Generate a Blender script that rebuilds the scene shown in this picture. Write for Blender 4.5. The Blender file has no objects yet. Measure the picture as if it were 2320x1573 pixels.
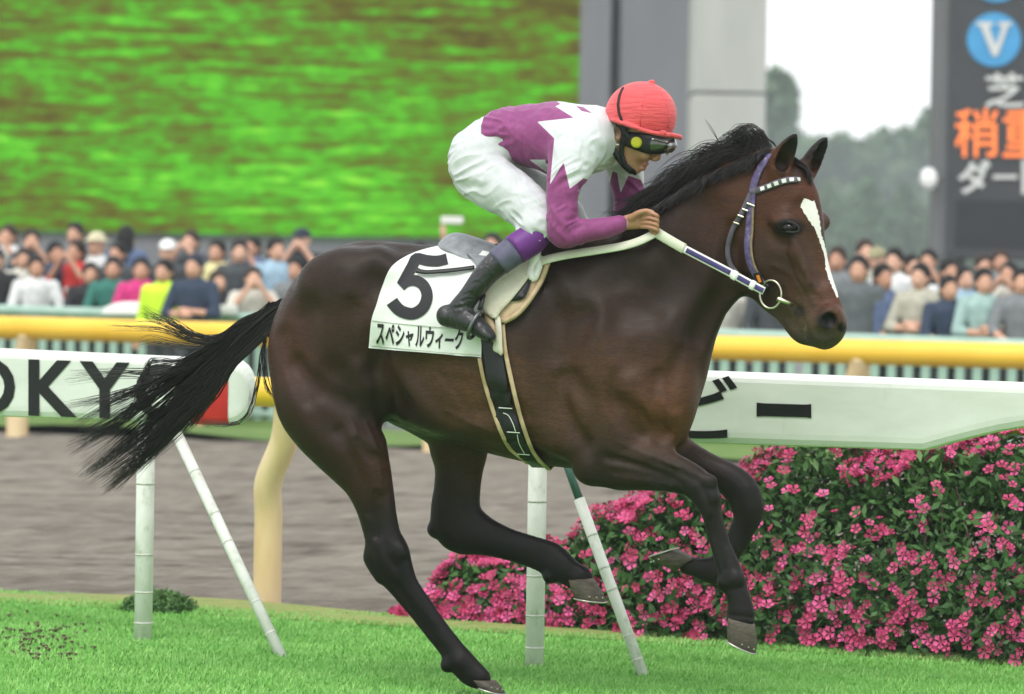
import bpy, bmesh, math, random
import numpy as np
from mathutils import Vector, Matrix

random.seed(7); RNG = np.random.default_rng(7)
SC = bpy.context.scene
COL = SC.collection
R = math.radians

# ------------------------------------------------------------------ camera
FPX = 9358.0; CX, CY = 1160.0, 786.5          # focal length and centre, in photograph pixels
CAM_H = 1.65
ROLL = R(0.95); PITCH = -math.atan((CY - 613) / FPX)
SLOPE = -0.005                                 # the home straight falls gently to the right
_f = np.array([0, math.cos(PITCH), math.sin(PITCH)])
_r0 = np.array([1.0, 0, 0]); _u0 = np.cross(_r0, _f)
_r = math.cos(ROLL) * _r0 + math.sin(ROLL) * _u0
_u = -math.sin(ROLL) * _r0 + math.cos(ROLL) * _u0
CAM = np.array([0, 0, CAM_H])
cam_d = bpy.data.cameras.new('camera'); cam = bpy.data.objects.new('camera', cam_d); COL.objects.link(cam)
cam_d.sensor_fit = 'HORIZONTAL'; cam_d.sensor_width = 36.0; cam_d.lens = FPX / 2320 * 36.0
cam_d.clip_start = 0.5; cam_d.clip_end = 4000
M = Matrix.Identity(4)
for i in range(3):
    M[i][0], M[i][1], M[i][2], M[i][3] = _r[i], _u[i], -_f[i], CAM[i]
cam.matrix_world = M
cam_d.dof.use_dof = True; cam_d.dof.focus_distance = 15.95; cam_d.dof.aperture_fstop = 3.4
SC.camera = cam

# ------------------------------------------------------------------ sky, sun, exposure (overcast)
SUN_EL, SUN_AZ = R(58), R(205)                 # high, behind the photographer's left shoulder
w = bpy.data.worlds.new('World'); SC.world = w; w.use_nodes = True
nt = w.node_tree; nt.nodes.clear()
sky = nt.nodes.new('ShaderNodeTexSky'); sky.sky_type = 'NISHITA'; sky.sun_disc = False
sky.sun_elevation = SUN_EL; sky.sun_rotation = SUN_AZ; sky.air_density = 1.0; sky.dust_density = 1.0; sky.ozone_density = 1.0
hs = nt.nodes.new('ShaderNodeHueSaturation'); hs.inputs['Saturation'].default_value = 0.35
bg = nt.nodes.new('ShaderNodeBackground'); bg.inputs['Strength'].default_value = 0.13
wo = nt.nodes.new('ShaderNodeOutputWorld')
cloud = nt.nodes.new('ShaderNodeMix'); cloud.data_type = 'RGBA'; cloud.inputs[0].default_value = 0.72   # an even cloud cover thins the blue out
cloud.inputs[7].default_value = (9.2, 9.4, 9.6, 1)
nt.links.new(sky.outputs[0], hs.inputs['Color']); nt.links.new(hs.outputs[0], cloud.inputs[6]); nt.links.new(cloud.outputs[2], bg.inputs[0]); nt.links.new(bg.outputs[0], wo.inputs[0])
sd = bpy.data.lights.new('sun', 'SUN'); sd.energy = 1.5; sd.angle = R(28); sd.color = (1.0, 0.97, 0.92)
sun = bpy.data.objects.new('sun', sd); COL.objects.link(sun)
_sv = Vector((math.sin(SUN_AZ) * math.cos(SUN_EL), math.cos(SUN_AZ) * math.cos(SUN_EL), math.sin(SUN_EL)))
sun.rotation_euler = _sv.to_track_quat('Z', 'Y').to_euler()
SC.view_settings.view_transform = 'Standard'; SC.view_settings.look = 'None'
SC.view_settings.exposure = 0.45; SC.view_settings.gamma = 1.0; SC.view_settings.use_curve_mapping = False
SC.render.engine = 'CYCLES'
SC.cycles.use_denoising = True
SC.cycles.max_bounces = 8; SC.cycles.transparent_max_bounces = 8

# ------------------------------------------------------------------ pixel <-> place
def ray(px, py): return _f + (px - CX) / FPX * _r - (py - CY) / FPX * _u
def gz(x): return SLOPE * x
def hit(px, py, h=0.0):
    d = ray(px, py); t = (h - CAM_H) / (d[2] - SLOPE * d[0]); return CAM + t * d
A25 = R(25)
UU = np.array([math.cos(A25), -math.sin(A25), 0.0]); VV = np.array([math.sin(A25), math.cos(A25), 0.0])
def at_t(px, py, t):                           # ray meets the upright plane t metres out, parallel to the rails
    d = ray(px, py); k = t / d.dot(VV); return CAM + k * d
def st(s, t, z=0.0):                           # along / across the course -> world, z above the ground
    p = s * UU + t * VV; return np.array([p[0], p[1], gz(p[0]) + z])
def s_of(p): return float(np.dot(p, UU))
def project(P):                                # world points (n,3) -> photograph pixels
    Q = np.asarray(P, float) - CAM; z = Q @ _f
    return CX + FPX * (Q @ _r) / z, CY - FPX * (Q @ _u) / z

# ------------------------------------------------------------------ object helpers
def tag(o, label=None, cat=None, group=None, kind=None):
    if label: o['label'] = label
    if cat: o['category'] = cat
    if group: o['group'] = group
    if kind: o['kind'] = kind
    return o
def empty(name, loc=(0, 0, 0), parent=None):
    o = bpy.data.objects.new(name, None); COL.objects.link(o); o.location = loc; o.empty_display_size = 0.1
    if parent: o.parent = parent
    return o
def link_mesh(name, me, mat=None, parent=None, smooth=True):
    o = bpy.data.objects.new(name, me); COL.objects.link(o)
    if mat is not None:
        for m_ in (mat if isinstance(mat, (list, tuple)) else [mat]): me.materials.append(m_)
    if parent is not None:
        o.parent = parent
        o.matrix_parent_inverse = Matrix.Translation(-parent_loc(parent))
    if smooth and len(me.polygons): me.polygons.foreach_set('use_smooth', np.ones(len(me.polygons), bool))
    return o
def parent_loc(p):
    v = Vector(p.location)
    while p.parent is not None:
        # parts are built in world space; every parent only carries a translation
        v = Vector(p.matrix_parent_inverse.translation) + v
        p = p.parent; v = v + Vector(p.location)
    return v
def mesh_from(verts, faces):
    me = bpy.data.meshes.new('mesh')
    me.from_pydata([tuple(map(float, v)) for v in verts], [], faces); me.update(); return me
def mesh_np(V, Fq, n=4):
    me = bpy.data.meshes.new('mesh'); V = np.asarray(V, np.float32); Fq = np.asarray(Fq, np.int32)
    me.vertices.add(len(V)); me.vertices.foreach_set('co', V.ravel())
    me.loops.add(Fq.size); me.loops.foreach_set('vertex_index', Fq.ravel())
    me.polygons.add(len(Fq)); me.polygons.foreach_set('loop_start', np.arange(0, Fq.size, n, dtype=np.int32))
    me.update(calc_edges=True); return me
class MB:
    """collects simple shapes; build() links them as one mesh object"""
    def __init__(s): s.v = []; s.f = []
    def add(s, vs, fs):
        b = len(s.v); s.v += [tuple(map(float, p)) for p in vs]; s.f += [tuple(i + b for i in f) for f in fs]; return s
    def box(s, c, ex, ey, ez, sx, sy, sz, bev=0.0):
        c, ex, ey, ez = (np.asarray(a, float) for a in (c, ex, ey, ez))
        if bev <= 0:
            vs = [c + ex * sx * i + ey * sy * j + ez * sz * k for k in (-.5, .5) for j in (-.5, .5) for i in (-.5, .5)]
            return s.add(vs, [(0, 2, 3, 1), (4, 5, 7, 6), (0, 1, 5, 4), (2, 6, 7, 3), (0, 4, 6, 2), (1, 3, 7, 5)])
        return s.prism_round(c, ex, ey, ez, sx, sy, sz, bev)
    def prism_round(s, c, ex, ey, ez, sx, sy, sz, bev):
        ring = []
        for k, (zz, ins) in enumerate(((-.5, bev), (-.5, 0), (.5, 0), (.5, bev))):
            z = zz * sz + (bev if k == 1 else -bev if k == 2 else 0)
            hx, hy = sx / 2 - ins, sy / 2 - ins; b = bev * .8
            for (x, y) in ((-hx + b, -hy), (hx - b, -hy), (hx, -hy + b), (hx, hy - b), (hx - b, hy), (-hx + b, hy), (-hx, hy - b), (-hx, -hy + b)):
                ring.append(c + ex * x + ey * y + ez * z)
        fs = [tuple(range(7, -1, -1)), tuple(range(24, 32))]
        for k in range(3):
            for i in range(8):
                j = (i + 1) % 8; fs.append((k * 8 + i, k * 8 + j, k * 8 + 8 + j, k * 8 + 8 + i))
        return s.add(ring, fs)
    def tube(s, pts, rad, n=8, cap=True, flat=None):
        """pts polyline, rad float or list; flat=(vector, ratio) squashes the section along the vector"""
        pts = [np.asarray(p, float) for p in pts]; m = len(pts)
        rad = [rad] * m if np.isscalar(rad) else list(rad)
        vs = []; prev = None
        for i, p in enumerate(pts):
            t = pts[min(i + 1, m - 1)] - pts[max(i - 1, 0)]; t = t / (np.linalg.norm(t) + 1e-12)
            if prev is None:
                a = np.array([0, 0, 1.0]) if abs(t[2]) < .9 else np.array([0, 1.0, 0])
                if flat is not None: a = np.asarray(flat[0], float)
            else: a = prev
            a = a - t * a.dot(t); a /= np.linalg.norm(a) + 1e-12; prev = a
            b = np.cross(t, a); fa = flat[1] if flat is not None else 1.0
            for k in range(n):
                an = 2 * math.pi * k / n
                vs.append(p + rad[i] * (math.cos(an) * a * fa + math.sin(an) * b))
        fs = []
        for i in range(m - 1):
            for k in range(n):
                k2 = (k + 1) % n; fs.append((i * n + k, i * n + k2, (i + 1) * n + k2, (i + 1) * n + k))
        if cap: fs += [tuple(range(n - 1, -1, -1)), tuple(range((m - 1) * n, m * n))]
        return s.add(vs, fs)
    def ribbon(s, pts, nrm, width, thick=.004):
        """flat strap of given width following pts; nrm = outward normals"""
        pts = [np.asarray(p, float) for p in pts]; m = len(pts); vs = []
        wd = [width] * m if np.isscalar(width) else width
        for i, p in enumerate(pts):
            t = pts[min(i + 1, m - 1)] - pts[max(i - 1, 0)]; t /= np.linalg.norm(t) + 1e-12
            n_ = np.asarray(nrm[i], float); n_ = n_ - t * n_.dot(t); n_ /= np.linalg.norm(n_) + 1e-12
            b = np.cross(t, n_)
            for (a, c) in ((-.5, 0), (-.42, 1), (.42, 1), (.5, 0), (.42, -.6), (-.42, -.6)):
                vs.append(p + b * a * wd[i] + n_ * c * thick)
        fs = []
        for i in range(m - 1):
            for k in range(6):
                k2 = (k + 1) % 6; fs.append((i * 6 + k, i * 6 + k2, (i + 1) * 6 + k2, (i + 1) * 6 + k))
        fs += [tuple(range(5, -1, -1)), tuple(range((m - 1) * 6, m * 6))]
        return s.add(vs, fs)
    def mesh(s): return mesh_from(s.v, s.f)
    def build(s, name, mat=None, parent=None, smooth=False): return link_mesh(name, s.mesh(), mat, parent, smooth)

def catmull(pts, n=6):
    P = np.asarray(pts, float); out = []
    for i in range(len(P) - 1):
        p0 = P[max(i - 1, 0)]; p1 = P[i]; p2 = P[i + 1]; p3 = P[min(i + 2, len(P) - 1)]
        for k in range(n):
            t = k / n
            out.append(.5 * ((2 * p1) + (-p0 + p2) * t + (2 * p0 - 5 * p1 + 4 * p2 - p3) * t * t + (-p0 + 3 * p1 - 3 * p2 + p3) * t ** 3))
    out.append(P[-1]); return np.array(out)

# ------------------------------------------------------------------ material helpers
def lin(c):                                    # 8-bit sRGB -> linear rgba
    o = []
    for x in c[:3]:
        x = x / 255; o.append(x / 12.92 if x <= .04045 else ((x + .055) / 1.055) ** 2.4)
    return (*o, 1.0)
class MT:
    def __init__(s, name):
        s.m = bpy.data.materials.new(name); s.m.use_nodes = True; s.t = s.m.node_tree
        s.b = s.t.nodes['Principled BSDF']; s.out = s.t.nodes['Material Output']
    def n(s, typ, **kw):
        nd = s.t.nodes.new(typ)
        for k, v in kw.items():
            if hasattr(nd, k): setattr(nd, k, v)
            else: nd.inputs[k.replace('_', ' ')].default_value = v
        return nd
    def l(s, a, b): s.t.links.new(a, b)
    def coord(s, kind='Object', scale=(1, 1, 1), rot=(0, 0, 0)):
        tc = s.n('ShaderNodeTexCoord'); mp = s.n('ShaderNodeMapping')
        mp.inputs['Scale'].default_value = scale; mp.inputs['Rotation'].default_value = rot
        s.l(tc.outputs[kind], mp.inputs[0]); return mp.outputs[0]
    def noise(s, vec, scale, detail=4, rough=.55, dist=0):
        nd = s.n('ShaderNodeTexNoise'); nd.inputs['Scale'].default_value = scale; nd.inputs['Detail'].default_value = detail
        nd.inputs['Roughness'].default_value = rough; nd.inputs['Distortion'].default_value = dist
        if vec is not None: s.l(vec, nd.inputs['Vector'])
        return nd.outputs['Fac']
    def ramp(s, fac, stops, interp='LINEAR'):
        nd = s.n('ShaderNodeValToRGB'); cr = nd.color_ramp; cr.interpolation = interp
        while len(cr.elements) < len(stops): cr.elements.new(.5)
        for e, (p, c) in zip(cr.elements, stops): e.position = p; e.color = c if len(c) == 4 else (*c, 1)
        s.l(fac, nd.inputs[0]); return nd.outputs[0]
    def mix(s, fac, a, b, mode='MIX'):
        nd = s.n('ShaderNodeMix'); nd.data_type = 'RGBA'; nd.blend_type = mode
        for i, x in ((0, fac), (6, a), (7, b)):
            if hasattr(x, 'is_output'): s.l(x, nd.inputs[i])
            else: nd.inputs[i].default_value = x
        return nd.outputs[2]
    def math(s, op, a, b=0.0):
        nd = s.n('ShaderNodeMath'); nd.operation = op
        for i, x in ((0, a), (1, b)):
            if hasattr(x, 'is_output'): s.l(x, nd.inputs[i])
            else: nd.inputs[i].default_value = x
        return nd.outputs[0]
    def bump(s, h, dist=.01, strength=.5):
        nd = s.n('ShaderNodeBump'); nd.inputs['Distance'].default_value = dist; nd.inputs['Strength'].default_value = strength
        s.l(h, nd.inputs['Height']); s.l(nd.outputs[0], s.b.inputs['Normal']); return nd
    def col(s, c):
        if hasattr(c, 'is_output'): s.l(c, s.b.inputs['Base Color'])
        else: s.b.inputs['Base Color'].default_value = c
        return s
    def set(s, **kw):
        for k, v in kw.items(): s.b.inputs[k.replace('_', ' ')].default_value = v
        return s
def simple(name, rgb, rough=.6, var=.12, scale=30, spec=.4, metal=0.0, bump=0.0, lin_in=False):
    m = MT(name); c = rgb if lin_in else lin(rgb)
    v = m.noise(m.coord(), scale, 5)
    d = tuple(x * (1 - var) for x in c[:3]) + (1,); u_ = tuple(min(1, x * (1 + var)) for x in c[:3]) + (1,)
    m.col(m.ramp(v, [(.3, d), (.7, u_)])); m.set(Roughness=rough, Metallic=metal); m.b.inputs['Specular IOR Level'].default_value = spec
    if bump: m.bump(v, bump, .6)
    return m.m

# ------------------------------------------------------------------ solid modelling by distance field
class Frame:
    def __init__(s, o, x, y, z): s.o = np.asarray(o, float); s.R = np.array([x, y, z], float)   # rows: axes in world
    def loc(s, p): return s.R @ (np.asarray(p, float) - s.o)
    def wld(s, q): return s.o + s.R.T @ np.asarray(q, float)
class Grid:
    """distance samples on a box in the frame's axes"""
    def __init__(s, frame, lo, hi, h):
        s.fr = frame; s.h = h; s.lo = np.asarray(lo, float); s.n = np.ceil((np.asarray(hi) - s.lo) / h).astype(int) + 1
        s.ax = [(s.lo[i] + h * np.arange(s.n[i])).astype(np.float32) for i in range(3)]
        s.a = np.full(s.n, 1.0, np.float32)
    def _win(s, lo, hi):
        i0 = np.clip(np.floor((np.asarray(lo) - s.lo) / s.h).astype(int), 0, s.n - 1)
        i1 = np.clip(np.ceil((np.asarray(hi) - s.lo) / s.h).astype(int) + 1, 1, s.n)
        return tuple(slice(a, max(a + 1, b)) for a, b in zip(i0, i1))
    def _pts(s, w):
        return (s.ax[0][w[0]][:, None, None], s.ax[1][w[1]][None, :, None], s.ax[2][w[2]][None, None, :])
    @staticmethod
    def _cone(X, Y, Z, a, b, L=None):
        """a,b = (x,y,z, r, rl): rounded cone; rl is the radius along the lateral axis L (default y)"""
        d = b[:3] - a[:3]; dd = float(d @ d) + 1e-12
        ux, uy, uz = X - a[0], Y - a[1], Z - a[2]
        t = np.clip((ux * d[0] + uy * d[1] + uz * d[2]) / dd, 0, 1)
        r = a[3] + (b[3] - a[3]) * t; rl = a[4] + (b[4] - a[4]) * t
        ux = ux - t * d[0]; uy = uy - t * d[1]; uz = uz - t * d[2]
        q = r / rl
        if L is None: dist = np.sqrt(ux * ux + uz * uz + (uy * q) ** 2)
        else:
            ll = ux * L[0] + uy * L[1] + uz * L[2]
            dist = np.sqrt(np.maximum(ux * ux + uy * uy + uz * uz - ll * ll, 0) + (ll * q) ** 2)
        return (dist - r) * np.minimum(1, 1 / np.maximum(q, .6)) if True else dist - r
    def chain(s, nodes, k=.03, n=4, sub=False, L=None):
        N = catmull(np.asarray(nodes, float), n) if n > 1 else np.asarray(nodes, float)
        N[:, 3:] = np.maximum(N[:, 3:], .002)
        pad = k + 3 * s.h
        rm = np.maximum(N[:, 3], N[:, 4])[:, None]
        w = s._win((N[:, :3] - rm).min(0) - pad, (N[:, :3] + rm).max(0) + pad)
        off = [q.start for q in w]; T = np.full([q.stop - q.start for q in w], 1.0, np.float32)
        for a, b in zip(N[:-1], N[1:]):
            m = max(a[3], b[3], a[4], b[4]) + pad
            ww = s._win(np.minimum(a[:3], b[:3]) - m, np.maximum(a[:3], b[:3]) + m)
            ww = tuple(slice(max(q.start, r_.start), max(q.start, r_.start) + max(1, min(q.stop, r_.stop) - max(q.start, r_.start))) for q, r_ in zip(ww, w))
            d = s._cone(*s._pts(ww), a, b, L)
            sl = tuple(slice(q.start - o, q.stop - o) for q, o in zip(ww, off))
            T[sl] = np.minimum(T[sl], d)
        s._merge(w, T, k, sub)
    def ball(s, c, r, k=.02, sub=False, A=None):
        """ellipsoid, radii r=(rx,ry,rz) along the axes A (rows) or the frame's"""
        r = np.asarray(r, float); m = r.max() + k + 3 * s.h
        w = s._win(np.asarray(c) - m, np.asarray(c) + m); X, Y, Z = s._pts(w)
        X, Y, Z = X - c[0], Y - c[1], Z - c[2]
        if A is not None: X, Y, Z = (X * A[i][0] + Y * A[i][1] + Z * A[i][2] for i in range(3))
        k0 = np.sqrt((X / r[0]) ** 2 + (Y / r[1]) ** 2 + (Z / r[2]) ** 2)
        k1 = np.sqrt((X / r[0] ** 2) ** 2 + (Y / r[1] ** 2) ** 2 + (Z / r[2] ** 2) ** 2) + 1e-9
        s._merge(w, (k0 * (k0 - 1) / k1).astype(np.float32), k, sub)
    def plane_cut(s, p, n_):
        """remove everything on the n_ side of the plane through p"""
        X, Y, Z = s._pts((slice(None),) * 3)
        d = (X - p[0]) * n_[0] + (Y - p[1]) * n_[1] + (Z - p[2]) * n_[2]
        s.a = np.maximum(s.a, d.astype(np.float32))
    def _merge(s, w, d, k, sub):
        a = s.a[w]
        if sub:
            d = -d; hh = np.maximum(k - np.abs(a - d), 0) / max(k, 1e-6); s.a[w] = np.maximum(a, d) + hh * hh * k * .25
        else:
            hh = np.maximum(k - np.abs(a - d), 0) / max(k, 1e-6); s.a[w] = np.minimum(a, d) - hh * hh * k * .25
    def sample(s, q):
        """trilinear distance at local points (n,3)"""
        g = (np.asarray(q, float) - s.lo) / s.h; g = np.clip(g, 0, s.n - 1.001); i = g.astype(int); f = g - i; o = 0
        for dx in (0, 1):
            for dy in (0, 1):
                for dz in (0, 1):
                    wt = (f[:, 0] if dx else 1 - f[:, 0]) * (f[:, 1] if dy else 1 - f[:, 1]) * (f[:, 2] if dz else 1 - f[:, 2])
                    o = o + wt * s.a[i[:, 0] + dx, i[:, 1] + dy, i[:, 2] + dz]
        return o
    def normal(s, q):
        e = s.h; q = np.asarray(q, float)
        g = np.stack([s.sample(q + np.eye(3)[i] * e) - s.sample(q - np.eye(3)[i] * e) for i in range(3)], 1)
        return g / (np.linalg.norm(g, axis=1, keepdims=True) + 1e-9)
    def mesh(s, relax=2):
        """naive surface nets -> (verts local, quads)"""
        a = s.a; neg = a < 0
        c = np.zeros(np.array(a.shape) - 1, np.int8)
        for dx in (0, 1):
            for dy in (0, 1):
                for dz in (0, 1):
                    c += neg[dx:a.shape[0] - 1 + dx, dy:a.shape[1] - 1 + dy, dz:a.shape[2] - 1 + dz]
        act = (c > 0) & (c < 8); I = np.argwhere(act); ids = np.full(act.shape, -1, np.int32); ids[act] = np.arange(len(I))
        S = np.zeros((len(I), 3)); cnt = np.zeros(len(I))
        cor = [(x, y, z) for x in (0, 1) for y in (0, 1) for z in (0, 1)]
        val = {p: a[I[:, 0] + p[0], I[:, 1] + p[1], I[:, 2] + p[2]] for p in cor}
        for p in cor:
            for axn in range(3):
                if p[axn] == 0:
                    q = list(p); q[axn] = 1; q = tuple(q); va, vb = val[p], val[q]
                    m = (va < 0) != (vb < 0); t = np.where(m, va / (va - vb + 1e-12), 0)
                    pt = np.array(p, float)[None] + t[:, None] * np.eye(3)[axn][None]
                    S += pt * m[:, None]; cnt += m
        V = s.lo + s.h * (I + S / cnt[:, None]); Q = []
        for axn in range(3):
            o1, o2 = [(1, 2), (2, 0), (0, 1)][axn]
            sl0 = [slice(1, None)] * 3; sl1 = [slice(1, None)] * 3
            sl0[axn] = slice(0, -1); sl1[axn] = slice(1, None)
            sl0[o1] = slice(1, -1); sl1[o1] = slice(1, -1); sl0[o2] = slice(1, -1); sl1[o2] = slice(1, -1)
            n0, n1 = neg[tuple(sl0)], neg[tuple(sl1)]
            E = np.argwhere(n0 != n1); fl = n0[tuple(E.T)]
            B = E.copy(); B[:, o1] += 1; B[:, o2] += 1
            def cid(d1, d2):
                J = B.copy(); J[:, o1] -= d1; J[:, o2] -= d2; return ids[J[:, 0], J[:, 1], J[:, 2]]
            q = np.stack([cid(1, 1), cid(0, 1), cid(0, 0), cid(1, 0)], 1)
            q[~fl] = q[~fl][:, ::-1]; Q.append(q)
        Q = np.concatenate(Q); Q = Q[(Q >= 0).all(1)]
        for _ in range(relax):
            A = np.zeros_like(V); n_ = np.zeros(len(V))
            for i in range(4):
                x, y = Q[:, i], Q[:, (i + 1) % 4]
                for (p, q) in ((x, y), (y, x)):
                    for cc in range(3): A[:, cc] += np.bincount(p, V[q, cc], len(V))
                    n_ += np.bincount(p, minlength=len(V))
            V = V * .5 + .5 * A / np.maximum(n_, 1)[:, None]
        return V, Q
    def build(s, name, mat, parent, relax=2, post=None):
        V, Q = s.mesh(relax)
        if post is not None: V = post(V)
        Wd = s.fr.o + V @ s.fr.R
        me = mesh_np(Wd, Q); o = link_mesh(name, me, mat, parent); return o, V, Wd
def vcol(me, name, C):
    at = me.attributes.new(name, 'FLOAT_COLOR', 'POINT'); C = np.asarray(C, np.float32)
    if C.shape[1] == 3: C = np.concatenate([C, np.ones((len(C), 1), np.float32)], 1)
    at.data.foreach_set('color', C.ravel())
def vfloat(me, name, x):
    at = me.attributes.new(name, 'FLOAT', 'POINT'); at.data.foreach_set('value', np.asarray(x, np.float32))
def poly_sd(px, py, poly):
    """signed pixel distance to a polygon, positive inside"""
    P = np.asarray(poly, float); x, y = px, py; ins = np.zeros(len(x), bool); d = np.full(len(x), 1e9)
    for i in range(len(P)):
        a, b = P[i], P[(i + 1) % len(P)]; e = b - a
        t = np.clip(((x - a[0]) * e[0] + (y - a[1]) * e[1]) / (e @ e + 1e-9), 0, 1)
        d = np.minimum(d, np.hypot(x - a[0] - t * e[0], y - a[1] - t * e[1]))
        c = ((a[1] > y) != (b[1] > y)) & (x < (b[0] - a[0]) * (y - a[1]) / (b[1] - a[1] + 1e-12) + a[0]); ins ^= c
    return np.where(ins, d, -d)

def text_mesh(body, subdiv=0):
    """filled 2-D lettering as (verts xy, triangles)"""
    c = bpy.data.curves.new('lettering', 'FONT'); c.body = body; c.resolution_u = 4
    o = bpy.data.objects.new('lettering', c); COL.objects.link(o)
    bpy.context.view_layer.update()
    me = bpy.data.meshes.new_from_object(o.evaluated_get(bpy.context.evaluated_depsgraph_get()))
    COL.objects.unlink(o); bpy.data.objects.remove(o); bpy.data.curves.remove(c)
    bm = bmesh.new(); bm.from_mesh(me); bmesh.ops.triangulate(bm, faces=bm.faces)
    for _ in range(subdiv): bmesh.ops.subdivide_edges(bm, edges=bm.edges, cuts=1, use_grid_fill=True)
    bmesh.ops.triangulate(bm, faces=bm.faces)
    bm.verts.ensure_lookup_table(); V = np.array([v.co[:2] for v in bm.verts]); Fc = [tuple(v.index for v in f.verts) for f in bm.faces]
    bm.free(); bpy.data.meshes.remove(me); return V, Fc
# ================================================================== the ground
def sheet(name, t0, t1, s0, s1, z, mat, ns=2, nt_=2, fz=None):
    S, T = np.meshgrid(np.linspace(s0, s1, ns), np.linspace(t0, t1, nt_))
    P = S[..., None] * UU + T[..., None] * VV; P[..., 2] = SLOPE * P[..., 0] + z
    if fz is not None: P[..., 2] += fz(S, T)
    i, j = np.meshgrid(np.arange(ns - 1), np.arange(nt_ - 1)); a = (j * ns + i).ravel()
    o = link_mesh(name, mesh_np(P.reshape(-1, 3), np.stack([a, a + 1, a + ns + 1, a + ns], 1)), mat); return tag(o, kind='structure')
ROT = (0, 0, A25)
m = MT('meadow'); v = m.noise(m.coord(), .3, 6); m.col(m.ramp(v, [(.3, lin((66, 96, 52))), (.7, lin((92, 120, 66)))])).set(Roughness=.95); MEADOW = m.m
m = MT('turf')
v1 = m.noise(m.coord(rot=ROT, scale=(1, 2.2, 1)), 3.0, 6, .6); v2 = m.noise(m.coord(rot=ROT, scale=(1, 2.5, 1)), 26, 5, .65); v3 = m.noise(m.coord(), 160, 4, .7)
c = m.ramp(v1, [(.3, (.12, .34, .06)), (.5, (.17, .42, .09)), (.7, (.22, .48, .12))])
c = m.mix(m.ramp(v2, [(.42, (0, 0, 0)), (.72, (.75, .75, .75))]), c, (.23, .46, .11, 1))
c = m.mix(m.ramp(v3, [(.5, (0, 0, 0)), (.8, (.5, .5, .5))]), c, (.08, .22, .04, 1))
m.col(c).set(Roughness=.95); m.b.inputs['Specular IOR Level'].default_value = .1; m.bump(v3, .02, .7); TURF = m.m
m = MT('worn_edge_grass'); v = m.noise(m.coord(rot=ROT, scale=(1, 3, 1)), 9, 6, .65); v3 = m.noise(m.coord(), 120, 4)
c = m.ramp(v, [(.3, (.16, .27, .055)), (.5, (.27, .31, .085)), (.72, (.33, .30, .13))]); c = m.mix(m.ramp(v3, [(.45, (0, 0, 0)), (.8, (.5, .5, .5))]), c, (.13, .20, .04, 1))
m.col(c).set(Roughness=.95); m.bump(v3, .02, .7); WORN = m.m
m = MT('harrowed_dirt')
va = m.noise(m.coord(rot=ROT, scale=(.35, 5, 1)), 1.1, 8, .62); vb = m.noise(m.coord(rot=ROT, scale=(1, 3, 1)), 14, 8, .7); vc = m.noise(m.coord(), 60, 5, .7)
c = m.ramp(va, [(.30, (.085, .075, .062)), (.46, (.215, .192, .160)), (.72, (.34, .31, .262))])
c = m.mix(m.ramp(vb, [(.45, (0, 0, 0)), (.75, (.55, .55, .55))]), c, (.15, .125, .10, 1))
m.col(c).set(Roughness=.97); m.b.inputs['Specular IOR Level'].default_value = .08; m.bump(m.math('ADD', vb, m.math('MULTIPLY', vc, .5)), .03, .8); DIRT = m.m
m = MT('verge_grass'); v = m.noise(m.coord(rot=ROT, scale=(1, 3, 1)), 2.2, 8, .6); m.col(m.ramp(v, [(.3, (.065, .13, .022)), (.55, (.11, .19, .034)), (.75, (.17, .24, .055))])).set(Roughness=.95); VERGE = m.m
m = MT('asphalt_apron'); v = m.noise(m.coord(), 3, 8); m.col(m.ramp(v, [(.3, lin((104, 104, 102))), (.7, lin((132, 132, 128)))])).set(Roughness=.9); APRON = m.m
T_EDGE, T_D0, T_D1, T_FENCE = 17.10, 17.44, 34.1, 36.9
sheet('ground', -60, 700, -560, 560, -.10, MEADOW)
sheet('turf_track', -30, T_EDGE + .02, -60, 60, 0, TURF)
def worn_z(S, T): return .018 * np.sin(S * 2.1) * np.cos(T * 7) + .012
sheet('worn_grass_edge', T_EDGE - .12, T_D0 + .06, -30, 30, 0.004, WORN, 160, 8, lambda S, T: np.maximum(worn_z(S, T), 0) * np.clip((T - T_EDGE + .12) * 6, 0, 1))
def furrow(S, T):
    ph = .35 * np.sin(S * .7) + .22 * np.sin(S * 1.9 + 1.3)
    return .026 * np.sin((T + ph * .25) * 14) * (0.5 + .5 * np.sin(T * 1.7 + S * .3)) + .012 * np.sin(T * 41 + S * 3 + 3 * np.sin(S)) - .03
sheet('dirt_track', T_D0, T_D1, -26, 20, 0, DIRT, 260, 420, furrow)
sheet('far_verge', T_D1 - .05, T_FENCE + .2, -60, 60, .0, VERGE, 160, 12, lambda S, T: .05 * np.sin(S * 1.3 + T) * np.sin(T * 3) + .04)
sheet('spectator_apron', T_FENCE + .2, 130, -90, 90, .01, APRON)

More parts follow.
